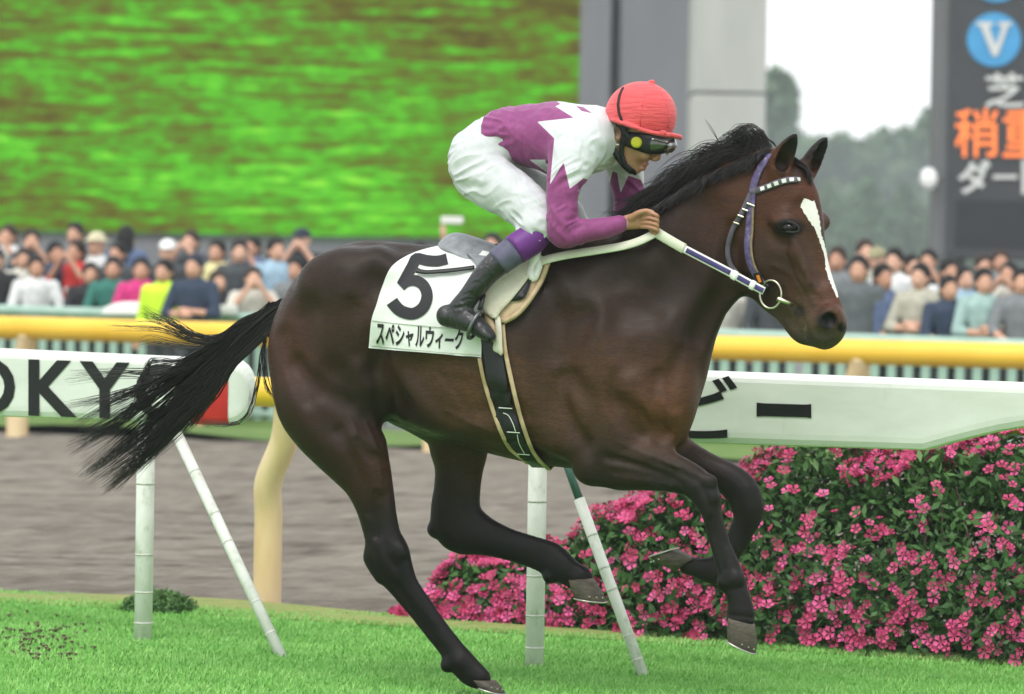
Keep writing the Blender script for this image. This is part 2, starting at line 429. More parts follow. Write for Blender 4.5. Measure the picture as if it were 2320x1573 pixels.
# short blades of the turf, where they are near enough to tell
m = MT('grass_blade'); oi = m.n('ShaderNodeAttribute'); oi.attribute_name = 'tint'; m.col(m.ramp(oi.outputs['Fac'], [(0, (.13, .34, .06)), (.5, (.19, .45, .10)), (1, (.30, .54, .16))])).set(Roughness=.7); m.b.inputs['Specular IOR Level'].default_value = .2; BLADE = m.m
def blades(name, n, s0, s1, t0, t1, h0, h1, label, tint=(0, 1)):
    S = RNG.uniform(s0, s1, n); T = RNG.uniform(t0, t1, n); P = S[:, None] * UU + T[:, None] * VV; P[:, 2] = SLOPE * P[:, 0] - .004
    a = RNG.uniform(0, 6.28, n); h = RNG.uniform(h0, h1, n)[:, None]; wv = np.stack([np.cos(a), np.sin(a), 0 * a], 1) * RNG.uniform(.002, .0045, n)[:, None]
    ln = np.stack([np.sin(a * 3.1), np.cos(a * 2.3), 0 * a], 1) * h * .55; up = np.array([0, 0, 1.0])
    V = np.stack([P - wv, P + wv, P + ln * .35 + up * h * .6 + wv * .7, P + ln * .35 + up * h * .6 - wv * .7, P + ln + up * h], 1).reshape(-1, 3)
    b = np.arange(n)[:, None] * 5; F3 = np.concatenate([b + [0, 1, 2], b + [0, 2, 3], b + [3, 2, 4]], 1).reshape(-1, 3)
    o = link_mesh(name, mesh_np(V, F3, 3), BLADE); clump = np.sin(S * 5) * np.sin(T * 9 + S) * .25
    vfloat(o.data, 'tint', np.repeat(np.clip(RNG.uniform(*tint, n) + clump, 0, 1), 5)); tag(o, label, 'grass', kind='stuff')
blades('turf_grass', 100000, -10.9, -3.4, 13.2, T_EDGE, .010, .027, 'short mown grass of the turf course under the galloping horse')
blades('verge_tufts', 42000, -11.6, -4, T_EDGE - .12, T_D0 + .05, .008, .030, 'yellowing grass along the edge of the dirt track', (.4, 1))
# soil kicked out of the turf at the left
m = MT('kicked_soil'); v = m.noise(m.coord(), 50, 4); m.col(m.ramp(v, [(.3, (.06, .05, .028)), (.7, (.13, .10, .06))])).set(Roughness=.97); SOIL = m.m
b = MB()
for _ in range(130):
    x = random.gauss(70, 75); y = random.gauss(1450, 28); p = hit(x, y); r = random.uniform(.003, .011)
    vs = [p + np.array([r * 1.6 * math.cos(a) * random.uniform(.6, 1.3), r * math.sin(a) * random.uniform(.6, 1.3), .012]) for a in np.linspace(0, 5.2, 6)] + [p + np.array([0, 0, .013 + r * .4]), p - np.array([0, 0, .01])]
    b.add(vs, [(i, (i + 1) % 6, 6) for i in range(6)] + [((i + 1) % 6, i, 7) for i in range(6)])
tag(b.build('loose_soil', SOIL, None), 'brown crumbs of soil kicked up on the turf at left', 'soil', kind='stuff')

# ================================================================== running rail with lettered boards
m = MT('white_board_paint'); v = m.noise(m.coord(rot=ROT, scale=(1, 1, 3)), 2.5, 7, .6); v2 = m.noise(m.coord(scale=(1, 1, .25)), 22, 6, .7)
c = m.ramp(v, [(.3, (.60, .63, .57)), (.7, (.74, .76, .71))]); c = m.mix(m.ramp(v2, [(.58, (0, 0, 0)), (.85, (.35, .35, .35))]), c, (.40, .43, .34, 1))
m.col(c).set(Roughness=.42); BOARD = m.m
m = MT('white_post_paint'); v = m.noise(m.coord(scale=(1, 1, .6)), 14, 6, .65)
m.col(m.ramp(v, [(.32, (.46, .50, .40)), (.45, (.66, .68, .62)), (.7, (.76, .77, .73))])).set(Roughness=.5); POSTW = m.m
BLACKP = simple('black_lettering', (14, 14, 16), .5, .1, 40); REDP = simple('red_band_paint', (196, 44, 46), .45, .1, 12)
GREENP = simple('green_sleeve', (52, 92, 80), .5, .12, 30); JOINT = simple('joint_ring', (196, 198, 188), .6, .2, 60)
T_RAIL = 15.68
def zt(px, py, t=T_RAIL): p = at_t(px, py, t); return s_of(p), p[2] - gz(p[0])
def board(name, secs, label, sub):
    """secs: list of (s, z_top, z_bottom, thickness); a hollow fairing with a rounded top and a rolled lower lip"""
    root = empty(name, st(secs[0][0], T_RAIL, 0)); tag(root, label, 'rail', 'white running rail of the turf course')
    vs = []; n = 0
    for (s, zt_, zb, th) in secs:
        hgt = zt_ - zb; prof = []
        for a in np.linspace(0, math.pi, 9): prof.append((-math.cos(a) * th / 2, zt_ - th * .32 + math.sin(a) * th * .32))
        prof += [(th / 2, zb + .05), (th / 2 - .01, zb + .012)]
        for a in np.linspace(0, math.pi, 5): prof.append((.012 * math.cos(a) + th / 2 - .045, zb + .006 - .006 * math.sin(a)))
        prof += [(-th / 2 + .05, zb + .004), (-th / 2 + .03, zb), (-th / 2 + .012, zb + .006), (-th / 2 + .002, zb + .028), (-th / 2, zb + .05)]
        n = len(prof); vs += [st(s, T_RAIL + dy, z) for dy, z in prof]
    fs = [(j * n + i, j * n + (i + 1) % n, (j + 1) * n + (i + 1) % n, (j + 1) * n + i) for j in range(len(secs) - 1) for i in range(n)]
    fs += [tuple(range(n)), tuple(range(len(vs) - 1, len(vs) - n - 1, -1))]
    b = MB(); b.add(vs, fs); b.build('board', BOARD, root, False); return root
TH = .13
sL0, zL0 = zt(0, 789); _, zb0 = zt(0, 943); sL1, zL1 = zt(500, 812); _, zb1 = zt(500, 960)
def lineL(s): f = (s - sL0) / (sL1 - sL0); return zL0 + f * (zL1 - zL0), zb0 + f * (zb1 - zb0)
sEnd = zt(556, 900, T_RAIL - .065)[0]; sR0 = zt(430, 900, T_RAIL - .065)[0]; sR1 = zt(517, 900, T_RAIL - .065)[0]
secs = [(s, *lineL(s), TH) for s in (sL0 - 1.6, sL0 - .8, sL0, sR0 - .02, sR1)]
for f in (.25, .5, .7, .85, .95, 1.0):
    s = sR1 + (sEnd - sR1) * f; a, b_ = lineL(s); sh = (1 - math.sqrt(max(0, 1 - f ** 2))); secs.append((s, a - sh * .12, b_ + sh * .10, TH * (1 - .7 * sh)))
railL = board('running_rail', secs, 'white running rail board with large black letters ending in a red band', None)
# red band
vs = []; prof_n = 0
b = MB()
for s in np.linspace(sR0, sR1, 3):
    a, z = lineL(s); ring = [(-TH / 2 - .004, z + .03), (-TH / 2 - .004, a - .06)]
    for an in np.linspace(0, math.pi, 9): ring.append((-math.cos(an) * (TH / 2 + .004), a - TH * .32 + math.sin(an) * (TH * .32 + .004)))
    ring += [(TH / 2 + .004, z + .03), (TH / 2 - .02, z - .004), (-TH / 2 + .03, z - .005), (-TH / 2 + .01, z + .004)]
    prof_n = len(ring); vs += [st(s, T_RAIL + d, zz) for d, zz in ring]
b.add(vs, [(j * prof_n + i, j * prof_n + (i + 1) % prof_n, (j + 1) * prof_n + (i + 1) % prof_n, (j + 1) * prof_n + i) for j in range(2) for i in range(prof_n)])
b.build('red_band', REDP, railL, True)
def letter(ch, box, t, mat, parent, name='letter', off=0.0, lift=.004, sub=0, bold=0.0):
    """a character stretched to a pixel box on the upright plane at t"""
    V, Fc = text_mesh_b(ch, bold); lo, hi = V.min(0), V.max(0); U_ = (V - lo) / (hi - lo)
    x0, y0, x1, y1 = box; dy = off
    W_ = []
    for u_, v_ in U_:
        px_ = x0 + (x1 - x0) * u_; W_.append(at_t(px_, y1 + (y0 - y1) * v_ + dy * (px_ - x0), t - lift))
    b = MB(); b.add(W_, Fc); return b.build(name, mat, parent)
def text_mesh_b(body, bold=0.0):
    c = bpy.data.curves.new('lettering', 'FONT'); c.body = body; c.resolution_u = 4; c.offset = bold
    o = bpy.data.objects.new('lettering', c); COL.objects.link(o); bpy.context.view_layer.update()
    me = bpy.data.meshes.new_from_object(o.evaluated_get(bpy.context.evaluated_depsgraph_get()))
    V = np.array([v.co[:2] for v in me.vertices]); Fc = [tuple(p.vertices) for p in me.polygons]
    COL.objects.unlink(o); bpy.data.objects.remove(o); bpy.data.curves.remove(c); bpy.data.meshes.remove(me); return V, Fc
TF = T_RAIL - TH / 2
for ch, x0, x1, o in (('T', -205, -100, 0), ('O', -86, 34, 0), ('K', 64, 174, 0), ('Y', 180, 294, 0), ('O', 306, 424, 0)):
    letter(ch, (x0, 812 + x0 * .034, x1, 940 + x0 * .034), TF, BLACKP, railL, off=.034, bold=.028)
# the right-hand board, its lower edge rising towards the far end
sA, zA = zt(1560, 838); _, zbA = zt(1560, 1003); sB, zB = zt(2320, 866); sC, zbC = zt(2105, 1020); _, zbD = zt(2320, 968)
def topR(s): return zA + (zB - zA) * (s - sA) / (sB - sA)
sS = zt(1010, 900)[0]
def botR(s):
    base = zbA + (zbC - zbA) * (s - sA) / (sC - sA)
    return base if s < sC else base + (zbD - zbC) * ((s - sC) / (sB - sC)) ** .9 * 1.0 if s < sB else zbD + (s - sB) * .12
secs = []
for f in (1.0, .9, .7, .4, .15): s = sS + .14 * (1 - f); sh = 1 - math.sqrt(max(0, 1 - f * f)); secs.append((s, topR(s) - sh * .12, zbA + sh * .1, TH * (1 - .7 * sh)))
secs += [(s, topR(s), botR(s), TH) for s in list(np.linspace(sS + .2, sC - .12, 6)) + list(np.linspace(sC - .06, sC + .2, 6)) + list(np.linspace(sC + .3, sB + .5, 6))]
railR = board('running_rail', secs, 'white running rail board with a black dash, its lower edge sloping up at right', None)
for ch, bx in (('ダ', (1175, 832, 1340, 975)), ('ー', (1380, 902, 1500, 932)), ('ビ', (1515, 848, 1670, 992)), ('ー', (1714, 912, 1838, 944))):
    letter(ch, bx, TF, BLACKP, railR, off=.03, bold=.012)
def post(parent, base, top, r, bands=(), n=14, mat=None):
    b = MB(); b.tube([base, base + (top - base) * .5, top], r, n); p = b.build('post', mat or POSTW, parent, True)
    for f in bands:
        c = base + (top - base) * f; d = (top - base) / np.linalg.norm(top - base)
        b = MB(); b.tube([c - d * .004, c + d * .004], r * 1.035, n); b.build('joint_ring', JOINT, p, True)
def up_post(px_, py_, ztop, par):
    p = hit(px_, py_); q = st(s_of(p), T_RAIL, 0); p = q - np.array([0, 0, .06]); post(par, p, q + np.array([0, 0, ztop]), .040, (.13, .26, .42, .72))
up_post(322, 1450, zb0 + .02, railL); up_post(1212, 1508, zbA + .02, railR)
def brace(par, base_px, top_px, sleeve=0.0):
    p = hit(*base_px); q = at_t(*top_px, T_RAIL - .03); d = (q - p); top = p + d * (1 - sleeve); post(par, p - d * .03, top, .0245, (.12, .25, .5, .62, .8), 10)
    if sleeve: b = MB(); b.tube([top - d * .02, q], .017, 8); b.build('sleeve', GREENP, par, True)
brace(railL, (637, 1487), (392, 965)); brace(railR, (1457, 1530), (1272, 1020), .22)

# ================================================================== yellow dirt-course rails on goose-neck posts
m = MT('yellow_rail_paint'); v = m.noise(m.coord(rot=ROT, scale=(.3, 1, 1)), 3, 6); m.col(m.ramp(v, [(.3, (.78, .47, .03)), (.7, (.86, .58, .055))])).set(Roughness=.38); YEL = m.m
m = MT('cream_post_paint'); v = m.noise(m.coord(scale=(1, 1, .3)), 6, 6); m.col(m.ramp(v, [(.3, (.66, .48, .24)), (.7, (.80, .64, .38))])).set(Roughness=.5); CREAM = m.m
def goose(par, s, t, zr, r, lean=.28):
    P = catmull([st(s, t, -.06), st(s, t, .2), st(s, t, zr * .42), st(s + .02, t - .04, zr * .58), st(s + lean * .45, t - lean * .3, zr * .78), st(s + lean * .62, t - lean * .5, zr - .03)], 5)
    b = MB(); b.tube(P, list(np.linspace(r * 1.05, r, len(P))), 12); b.build('post', CREAM, par, True)
def yellow_rail(t, s0, s1, z0, z1, r, posts, label, lean):
    root = empty('yellow_rail', st(posts[0], t, 0)); tag(root, label, 'rail', 'yellow rails of the dirt course')
    n = 24; b = MB(); b.tube([st(s0 + (s1 - s0) * i / n, t - lean * .5, z0 + (z1 - z0) * i / n) for i in range(n + 1)], r, 16); b.build('rail', YEL, root, True)
    for s in posts: goose(root, s, t, z0 + (z1 - z0) * (s - s0) / (s1 - s0), r * .92, lean)
    return root
TN = 17.68; sP = s_of(at_t(605, 1370, TN)); sQ = s_of(at_t(663, 915, TN - .14)); zN = zt(590, 888, TN - .14)[1]
yellow_rail(TN, -16, 8, zN, zN, .072, [sP - 4, sP, sP + 4], 'yellow rail nearest the horse, on a bent cream post behind the tail', .28)
TFR = 33.4; a0, z0 = zt(0, 742, TFR - .15); a1, z1 = zt(2320, 808, TFR - .15)
f0 = (z1 - z0) / (a1 - a0); sF = [s_of(at_t(x, 900, TFR)) for x in (40, 985, 1915)]
yellow_rail(TFR, a0 - 6, a1 + 6, z0 - 6 * f0, z1 + 6 * f0, .108, [sF[0] - 4.1, *sF], 'far yellow rail running behind the white boards in front of the crowd', .3)

# ================================================================== pale green public fence
m = MT('pale_green_metal'); v = m.noise(m.coord(), 5, 5); m.col(m.ramp(v, [(.3, (.28, .44, .36)), (.7, (.40, .55, .47))])).set(Roughness=.5); PGREEN = m.m
sF0, zF0 = zt(0, 702, T_FENCE); sF1, zF1 = zt(2320, 782, T_FENCE)
def ftop(s): return zF0 + (zF1 - zF0) * (s - sF0) / (sF1 - sF0)
fence = empty('crowd_fence', st(sF0, T_FENCE, 0)); tag(fence, 'pale green metal fence the crowd leans on', 'fence')
b = MB(); b.tube([st(s, T_FENCE, ftop(s)) for s in np.linspace(sF0 - 2, sF1 + 2, 16)], .055, 10); b.build('top_rail', PGREEN, fence, True)
b = MB(); b.tube([st(s, T_FENCE, .14) for s in np.linspace(sF0 - 2, sF1 + 2, 16)], .03, 8); b.build('bottom_rail', PGREEN, fence, True)
pk = None
for i, s in enumerate(np.arange(sF0 - 1.0, sF1 + 1.0, .17)):
    zt_ = ftop(s)
    if pk is None:
        b = MB(); b.box((0, 0, 0), UU, VV, HZ0 if False else np.array([0, 0, 1.0]), .085, .025, 1.0); pk = b.mesh(); pk.materials.append(PGREEN)
    o = bpy.data.objects.new('picket', pk); COL.objects.link(o); o.parent = fence; o.matrix_parent_inverse = Matrix.Translation(-Vector(fence.location))
    p = st(s, T_FENCE, .06 + (zt_ - .1) / 2); o.location = p; o.scale = (1, 1, zt_ - .14)

# ================================================================== flowering azalea bank behind the rail
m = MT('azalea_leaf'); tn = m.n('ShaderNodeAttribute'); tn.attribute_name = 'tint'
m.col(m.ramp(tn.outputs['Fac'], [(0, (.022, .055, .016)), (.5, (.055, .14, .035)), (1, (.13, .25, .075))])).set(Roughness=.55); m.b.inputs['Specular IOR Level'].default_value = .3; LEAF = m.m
m = MT('azalea_petal'); oi = m.n('ShaderNodeObjectInfo'); v = m.noise(m.coord(), 40, 3); m.col(m.mix(m.math('MULTIPLY', v, .6), m.ramp(oi.outputs['Random'], [(0, (.42, .022, .095)), (.5, (.55, .04, .15)), (1, (.66, .10, .29))]), (.66, .10, .27, 1))).set(Roughness=.6); m.b.inputs['Subsurface Weight'].default_value = 0; PETAL = m.m
m = MT('azalea_petal_mass'); tn = m.n('ShaderNodeAttribute'); tn.attribute_name = 'tint'; m.col(m.ramp(tn.outputs['Fac'], [(0, (.40, .022, .095)), (.5, (.55, .04, .15)), (1, (.66, .10, .29))])).set(Roughness=.6); PETALM = m.m
m = MT('twig_bark'); v = m.noise(m.coord(), 30, 4); m.col(m.ramp(v, [(.3, (.05, .035, .022)), (.7, (.12, .085, .055))])).set(Roughness=.9); BARK = m.m
def leaf_cloud(P, N, size, tint, name, mat, parent, jitter=.6):
    n = len(P); a = RNG.normal(size=(n, 3)); d = N * (1 - jitter) + a * jitter; d /= np.linalg.norm(d, axis=1, keepdims=True)
    t = np.cross(d, RNG.normal(size=(n, 3))); t /= np.linalg.norm(t, axis=1, keepdims=True); w_ = np.cross(d, t)
    L = RNG.uniform(.6, 1.2, n)[:, None] * size
    V = np.stack([P - t * L, P + w_ * L * .42 + d * L * .12, P + t * L, P - w_ * L * .42 + d * L * .12], 1).reshape(-1, 3)
    o = link_mesh(name, mesh_np(V, np.arange(n * 4).reshape(-1, 4)), mat, parent, False); vfloat(o.data, 'tint', np.repeat(np.clip(tint, 0, 1), 4)); tag(o, kind='stuff'); return o
sb0 = s_of(hit(868, 1400)); sb1 = s_of(hit(2320, 1510)) + .55
def bank_h(s):
    x = (s - sb0) / (sb1 - sb0); base = np.interp(x, [0, .06, .15, .28, .40, .55, .75, 1.0], [.05, .17, .30, .52, .78, .92, .96, .97])
    return base + .05 * np.sin(s * 7.3) + .035 * np.sin(s * 17 + 1)
def bank_pts(n, shell):
    s = RNG.uniform(sb0, sb1, n); th = RNG.uniform(0, math.pi, n); f = 1 - RNG.uniform(0, shell, n) ** 1.0
    h = bank_h(s); dep = np.clip(.25 + h * .85, .2, 1.1); tc = np.interp(s, [sb0, sb1], [17.45, 16.95]) + dep * .52
    bump_ = 1 + .07 * np.sin(s * 11 + th * 5) + .05 * np.sin(s * 23 - th * 9)
    ct, sn = np.cos(th), np.sin(th) ** .75; t = tc - ct * dep * .62 * f * bump_; z = h * sn * f * bump_ * np.clip(1.0, 0, 1)
    # the front stands steep down to the ground
    z = np.where(ct > .55, z * RNG.uniform(.15, 1, n), z)
    P = s[:, None] * UU + t[:, None] * VV; P[:, 2] = SLOPE * P[:, 0] + z + .01
    N = -ct[:, None] * VV + np.sin(th)[:, None] * np.array([0, 0, 1.0]); return P, N, th, s, z, h
bank = empty('azalea_hedge', st((sb0 + sb1) / 2, 17.5, 0)); tag(bank, 'bank of azalea covered in pink flowers below the white rail', 'flowering hedge')
P, N, th, s, z, h = bank_pts(42000, .45)
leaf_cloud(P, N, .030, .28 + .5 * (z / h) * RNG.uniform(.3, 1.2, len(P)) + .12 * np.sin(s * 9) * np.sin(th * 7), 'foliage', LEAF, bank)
for i in range(26):
    s_ = sb0 + .25 + (sb1 - sb0 - .3) * i / 25; hh = float(bank_h(np.array(s_))) * .75; c = st(s_, 17.45 - (s_ - sb0) / (sb1 - sb0) * .45 + .35, -.03); b = MB()
    b.tube([c, c + np.array([random.uniform(-.08, .08), random.uniform(-.05, .05), hh * .5]), c + np.array([random.uniform(-.16, .16), random.uniform(-.1, .1), hh])], [.014, .009, .004], 5); b.build('stem', BARK, bank, True)
# one azalea flower: five petals round a shallow throat
vs = [(0, 0, -.35)]; fs = []
for k in range(5):
    a0 = 2 * math.pi * k / 5; b0 = len(vs)
    for (rr, da, zz) in ((.42, -.30, -.02), (.85, -.50, .10), (1.05, 0, .20), (.85, .50, .10), (.42, .30, -.02), (.72, 0, .02)):
        vs.append((rr * math.cos(a0 + da), rr * math.sin(a0 + da), zz))
    fs += [(0, b0, b0 + 5), (0, b0 + 5, b0 + 4), (b0, b0 + 1, b0 + 5), (b0 + 1, b0 + 2, b0 + 5), (b0 + 2, b0 + 3, b0 + 5), (b0 + 3, b0 + 4, b0 + 5)]
fm = mesh_from(vs, fs); fm.materials.append(PETAL)
P, N, th, s, z, h = bank_pts(11500, .06)
clus = .5 + .5 * np.sin(s * 13 + 2.1 * np.sin(th * 4)) * np.sin(th * 9 + 1.7 * np.sin(s * 6)); keep = (np.cos(th) > -.35) & (RNG.uniform(0, 1, len(P)) < (.35 + 1.1 * clus) * np.clip(.16 + 1.0 * (np.sin(th) ** 4) * (.55 + .45 * np.sin(s * 5 + 1)), 0.30, 1) * .95)
P, N = P[keep] + N[keep] * .02, N[keep]
px_, py_ = project(P); dist = np.linalg.norm(P - CAM, axis=1); vis = (px_ > 850) & (px_ < 2320) & (py_ < 1573) & ((N @ (CAM / np.linalg.norm(CAM - P.mean(0)) - P.mean(0) / np.linalg.norm(P.mean(0)))) > -.2)
order = np.argsort(np.where(vis, dist, 1e6)); near, rest = order[:300], order[300:]
def quat_to(n_, spin):
    return (Vector(n_).to_track_quat('Z', 'Y') @ Matrix.Rotation(spin, 3, 'Z').to_quaternion())
for i in near:
    o = bpy.data.objects.new('flower', fm); COL.objects.link(o); o.parent = bank; o.matrix_parent_inverse = Matrix.Translation(-Vector(bank.location))
    n_ = N[i] + RNG.normal(size=3) * .35; n_ /= np.linalg.norm(n_); r = random.uniform(.019, .034)
    o.location = P[i]; o.rotation_mode = 'QUATERNION'; o.rotation_quaternion = quat_to(n_, random.uniform(0, 6.28)); o.scale = (r, r, r)
FV = np.array(vs); V, Fq, TT = [], [], []; nb = 0
for i in rest:
    n_ = N[i] + RNG.normal(size=3) * .35; n_ /= np.linalg.norm(n_); q = np.array(quat_to(n_, random.uniform(0, 6.28)).to_matrix()); V.append(P[i] + random.uniform(.018, .033) * FV @ q.T)
    Fq.append(np.array(fs) + nb); nb += len(FV); TT.append(np.full(len(FV), random.random()))
o = link_mesh('flower_mass', mesh_np(np.concatenate(V), np.concatenate(Fq), 3), PETALM, bank, False); vfloat(o.data, 'tint', np.concatenate(TT)); tag(o, kind='stuff')

# small clipped shrub at the edge of the dirt
shr = empty('low_shrub', hit(362, 1385)); tag(shr, 'small round green shrub behind the white post', 'shrub')
c = hit(360, 1385); n = 5200; d = RNG.normal(size=(n, 3)); d /= np.linalg.norm(d, axis=1, keepdims=True); d[:, 2] = np.abs(d[:, 2])
Pp = c + d * np.array([.175, .15, .10]) * (1 + .12 * np.sin(d[:, :1] * 9) * np.sin(d[:, 1:2] * 11)) * RNG.uniform(.75, 1.02, n)[:, None]
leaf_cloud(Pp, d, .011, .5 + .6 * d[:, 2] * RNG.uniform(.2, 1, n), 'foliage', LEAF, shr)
b = MB(); b.tube([c - np.array([0, 0, .03]), c + np.array([.01, 0, .06])], [.012, .006], 6); b.build('stem', BARK, shr, True)

# ================================================================== giant screen, pillars, tote board
def at_y(px, py, y): d = ray(px, py); return CAM + d * (y / d[1])
m = MT('screen_picture')                                                     # the screen shows a close shot of turf
tc = m.n('ShaderNodeTexCoord')
def scr_noise(sx, sz, det, rough, dist=0.0):
    mp = m.n('ShaderNodeMapping'); mp.inputs['Scale'].default_value = (sx, 1, sz); m.l(tc.outputs['Object'], mp.inputs[0]); return m.noise(mp.outputs[0], 1.0, det, rough, dist)
a1 = scr_noise(2.0, 6.5, 4, .6); a2 = scr_noise(.09, .55, 3, .5); a3 = scr_noise(.45, 7.5, 3, .6); a4 = scr_noise(.5, 1.5, 3, .5)
v = m.math('ADD', m.math('ADD', m.math('MULTIPLY', a1, .52), m.math('MULTIPLY', a4, .14)), m.math('ADD', m.math('MULTIPLY', a2, .42), m.math('MULTIPLY', a3, .50)))
c = m.ramp(v, [(.64, (.085, .065, .004)), (.73, (.15, .14, .006)), (.785, (.14, .24, .006)), (.84, (.10, .44, .008)), (.91, (.14, .72, .02)), (.99, (.34, .95, .05))])
m.col((0, 0, 0, 1)); m.set(Roughness=.6); m.l(c, m.b.inputs['Emission Color']); m.b.inputs['Emission Strength'].default_value = .68; m.b.inputs['Specular IOR Level'].default_value = 0; SCREEN = m.m
m = MT('screen_housing'); v = m.noise(m.coord(scale=(1, 1, .2)), 1.2, 6); m.col(m.ramp(v, [(.3, (.15, .155, .165)), (.7, (.19, .195, .205))])).set(Roughness=.6); HOUSE = m.m
m = MT('pale_concrete'); v = m.noise(m.coord(scale=(1, 1, .25)), 1.5, 8, .65); m.col(m.ramp(v, [(.3, (.38, .395, .36)), (.7, (.47, .48, .44))])).set(Roughness=.85); CONC = m.m
DARKJ = simple('dark_joint', (70, 72, 74), .8, .1, 10)
YS = 78.0; EX, EY, EZ = np.array([1.0, 0, 0]), np.array([0, 1.0, 0]), np.array([0, 0, 1.0])
def zx(px, py, y): p = at_y(px, py, y); return p[0], p[2]
xr, zb = zx(1309, 538, YS); xl = zx(-150, 500, YS)[0]; ztp = zx(600, -160, YS)[1]; zbl = zx(0, 522, YS)[1]; zbr = zx(1309, 555, YS)[1]
scr = empty('giant_screen', (xl, YS, gz(0))); tag(scr, 'giant video screen showing bright green turf above the crowd', 'video screen')
b = MB(); b.box(((xl + xr) / 2, YS + .02, (ztp + zbl) / 2), EX, EY, EZ, xr - xl, .12, ztp - zbl); b.build('display', SCREEN, scr)
b = MB(); b.box(((xl + xr) / 2, YS + .62, (ztp + zbl) / 2 + .2), EX, EY, EZ, xr - xl + .3, 1.0, ztp - zbl + .9); b.build('housing', HOUSE, scr)
b = MB(); b.box(((xl + xr) / 2, YS + .5, zbl / 2 - .07), EX, EY, EZ, xr - xl + .3, .9, zbl - .16); b.build('base_wall', HOUSE, scr)
x0, x1 = zx(1311, 300, YS)[0], zx(1395, 300, YS)[0]; x2 = zx(1567, 300, YS)[0]; zt_ = ztp + 1.2
tow = empty('grey_tower', (x0, YS, 0)); tag(tow, 'dark grey tower wall beside the giant screen behind the rider', 'tower')
def colm(xa, xb, y, d, mat, par, name, z0=-.1, z1=None):
    z1 = z1 or zt_; b = MB(); b.box(((xa + xb) / 2, y + d / 2, (z0 + z1) / 2), EX, EY, EZ, xb - xa, d, z1 - z0, .02); return b.build(name, mat, par)
colm(x0, x1 - .12, YS - .1, 3, HOUSE, tow, 'wall_panel'); colm(x1 - .12, x1 + .06, YS + .15, 2.5, DARKJ, tow, 'recess'); colm(x1 + .06, x2, YS - .18, 3, HOUSE, tow, 'wall_panel')
YP = 70.0; x3, x4 = zx(1567, 300, YP)[0], zx(1734, 300, YP)[0]; zsm = zx(1650, 212, YP)[1]
pil = empty('concrete_pillar', ((x3 + x4) / 2, YP, 0)); tag(pil, 'pale concrete pillar with a horizontal joint behind the mane', 'pillar')
colm(x3, x4, YP, 1.8, CONC, pil, 'lower_shaft', -.1, zsm - .02); colm(x3 + .015, x4 - .015, YP + .015, 1.77, DARKJ, pil, 'joint', zsm - .02, zsm + .02); colm(x3, x4, YP, 1.8, CONC, pil, 'upper_shaft', zsm + .02, zt_)
# tote board
m = MT('tote_face'); v = m.noise(m.coord(), .8, 6); m.col(m.ramp(v, [(.3, (.040, .043, .048)), (.7, (.052, .056, .06))])).set(Roughness=.7); TOTE = m.m
m = MT('tote_edge'); v = m.noise(m.coord(), .8, 6); m.col(m.ramp(v, [(.3, (.11, .115, .115)), (.7, (.14, .145, .145))])).set(Roughness=.7); TEDGE = m.m
WHITEL = simple('white_sign_letters', (206, 208, 204), .6, .06, 3); BLUEL = simple('blue_disc_paint', (70, 152, 202), .5, .08, 3)
m = MT('orange_lamps'); m.col((.8, .2, .05, 1)); m.b.inputs['Emission Color'].default_value = lin((255, 122, 52)); m.b.inputs['Emission Strength'].default_value = .55; ORANGE = m.m
YT = 60.0; xa = zx(2122, 300, YT)[0]; xb = zx(2500, 300, YT)[0]; z0 = zx(2200, 588, YT)[1]; z1 = zx(2200, -120, YT)[1]
tote = empty('tote_board', (xa, YT, z0)); tag(tote, 'dark track condition board with orange and white Japanese characters', 'information board')
b = MB(); b.box(((xa + xb) / 2, YT + .55, (z0 + z1) / 2), EX, EY, EZ, xb - xa, 1.0, z1 - z0, .03); b.build('cabinet', TEDGE, tote)
xi = zx(2142, 300, YT)[0]; b = MB(); b.box(((xi + xb) / 2 - .02, YT + .03, (z0 + z1) / 2), EX, EY, EZ, xb - xi - .1, .05, z1 - z0 - .12); b.build('face', TOTE, tote)
zA0, zA1 = zx(2240, 560, YT)[1], zx(2240, 455, YT)[1]; b = MB(); b.box((zx(2165, 500, YT)[0] + (xb - zx(2165, 500, YT)[0]) / 2 - .1, YT + .0, (zA0 + zA1) / 2), EX, EY, EZ, xb - zx(2165, 500, YT)[0] - .2, .02, zA1 - zA0); b.build('blank_panel', simple('blank_panel_grey', (44, 47, 51), .7, .05, 3), tote)
for lg in (zx(2180, 560, YT)[0], xb - .3):
    b = MB(); b.box((lg, YT + .5, z0 / 2 - .05), EX, EY, EZ, .18, .3, z0 + .1, .01); b.build('leg', TEDGE, tote)
def sign(ch, box, mat, name, lift=.03, bold=.02):
    V, Fc = text_mesh_b(ch, bold); lo, hi = V.min(0), V.max(0); x0, y0, x1, y1 = box; W_ = [at_y(x0 + (x1 - x0) * (v[0] - lo[0]) / (hi[0] - lo[0]), y1 + (y0 - y1) * (v[1] - lo[1]) / (hi[1] - lo[1]), YT - lift) for v in V]
    b = MB(); b.add(W_, Fc); return b.build(name, mat, tote)
def disc(cx, cy, r, mat):
    c = at_y(cx, cy, YT - .02); rr = r / FPX * YT; b = MB(); vs = [c + np.array([math.cos(a) * rr, d, math.sin(a) * rr]) for d in (0, .03) for a in np.linspace(0, 2 * math.pi, 40, endpoint=False)]
    b.add(vs, [tuple(range(39, -1, -1)), tuple(range(40, 80))] + [(i, (i + 1) % 40, 40 + (i + 1) % 40, 40 + i) for i in range(40)]); return b.build('disc', mat, tote)
disc(2252, 90, 61, BLUEL); disc(2258, -55, 60, BLUEL)
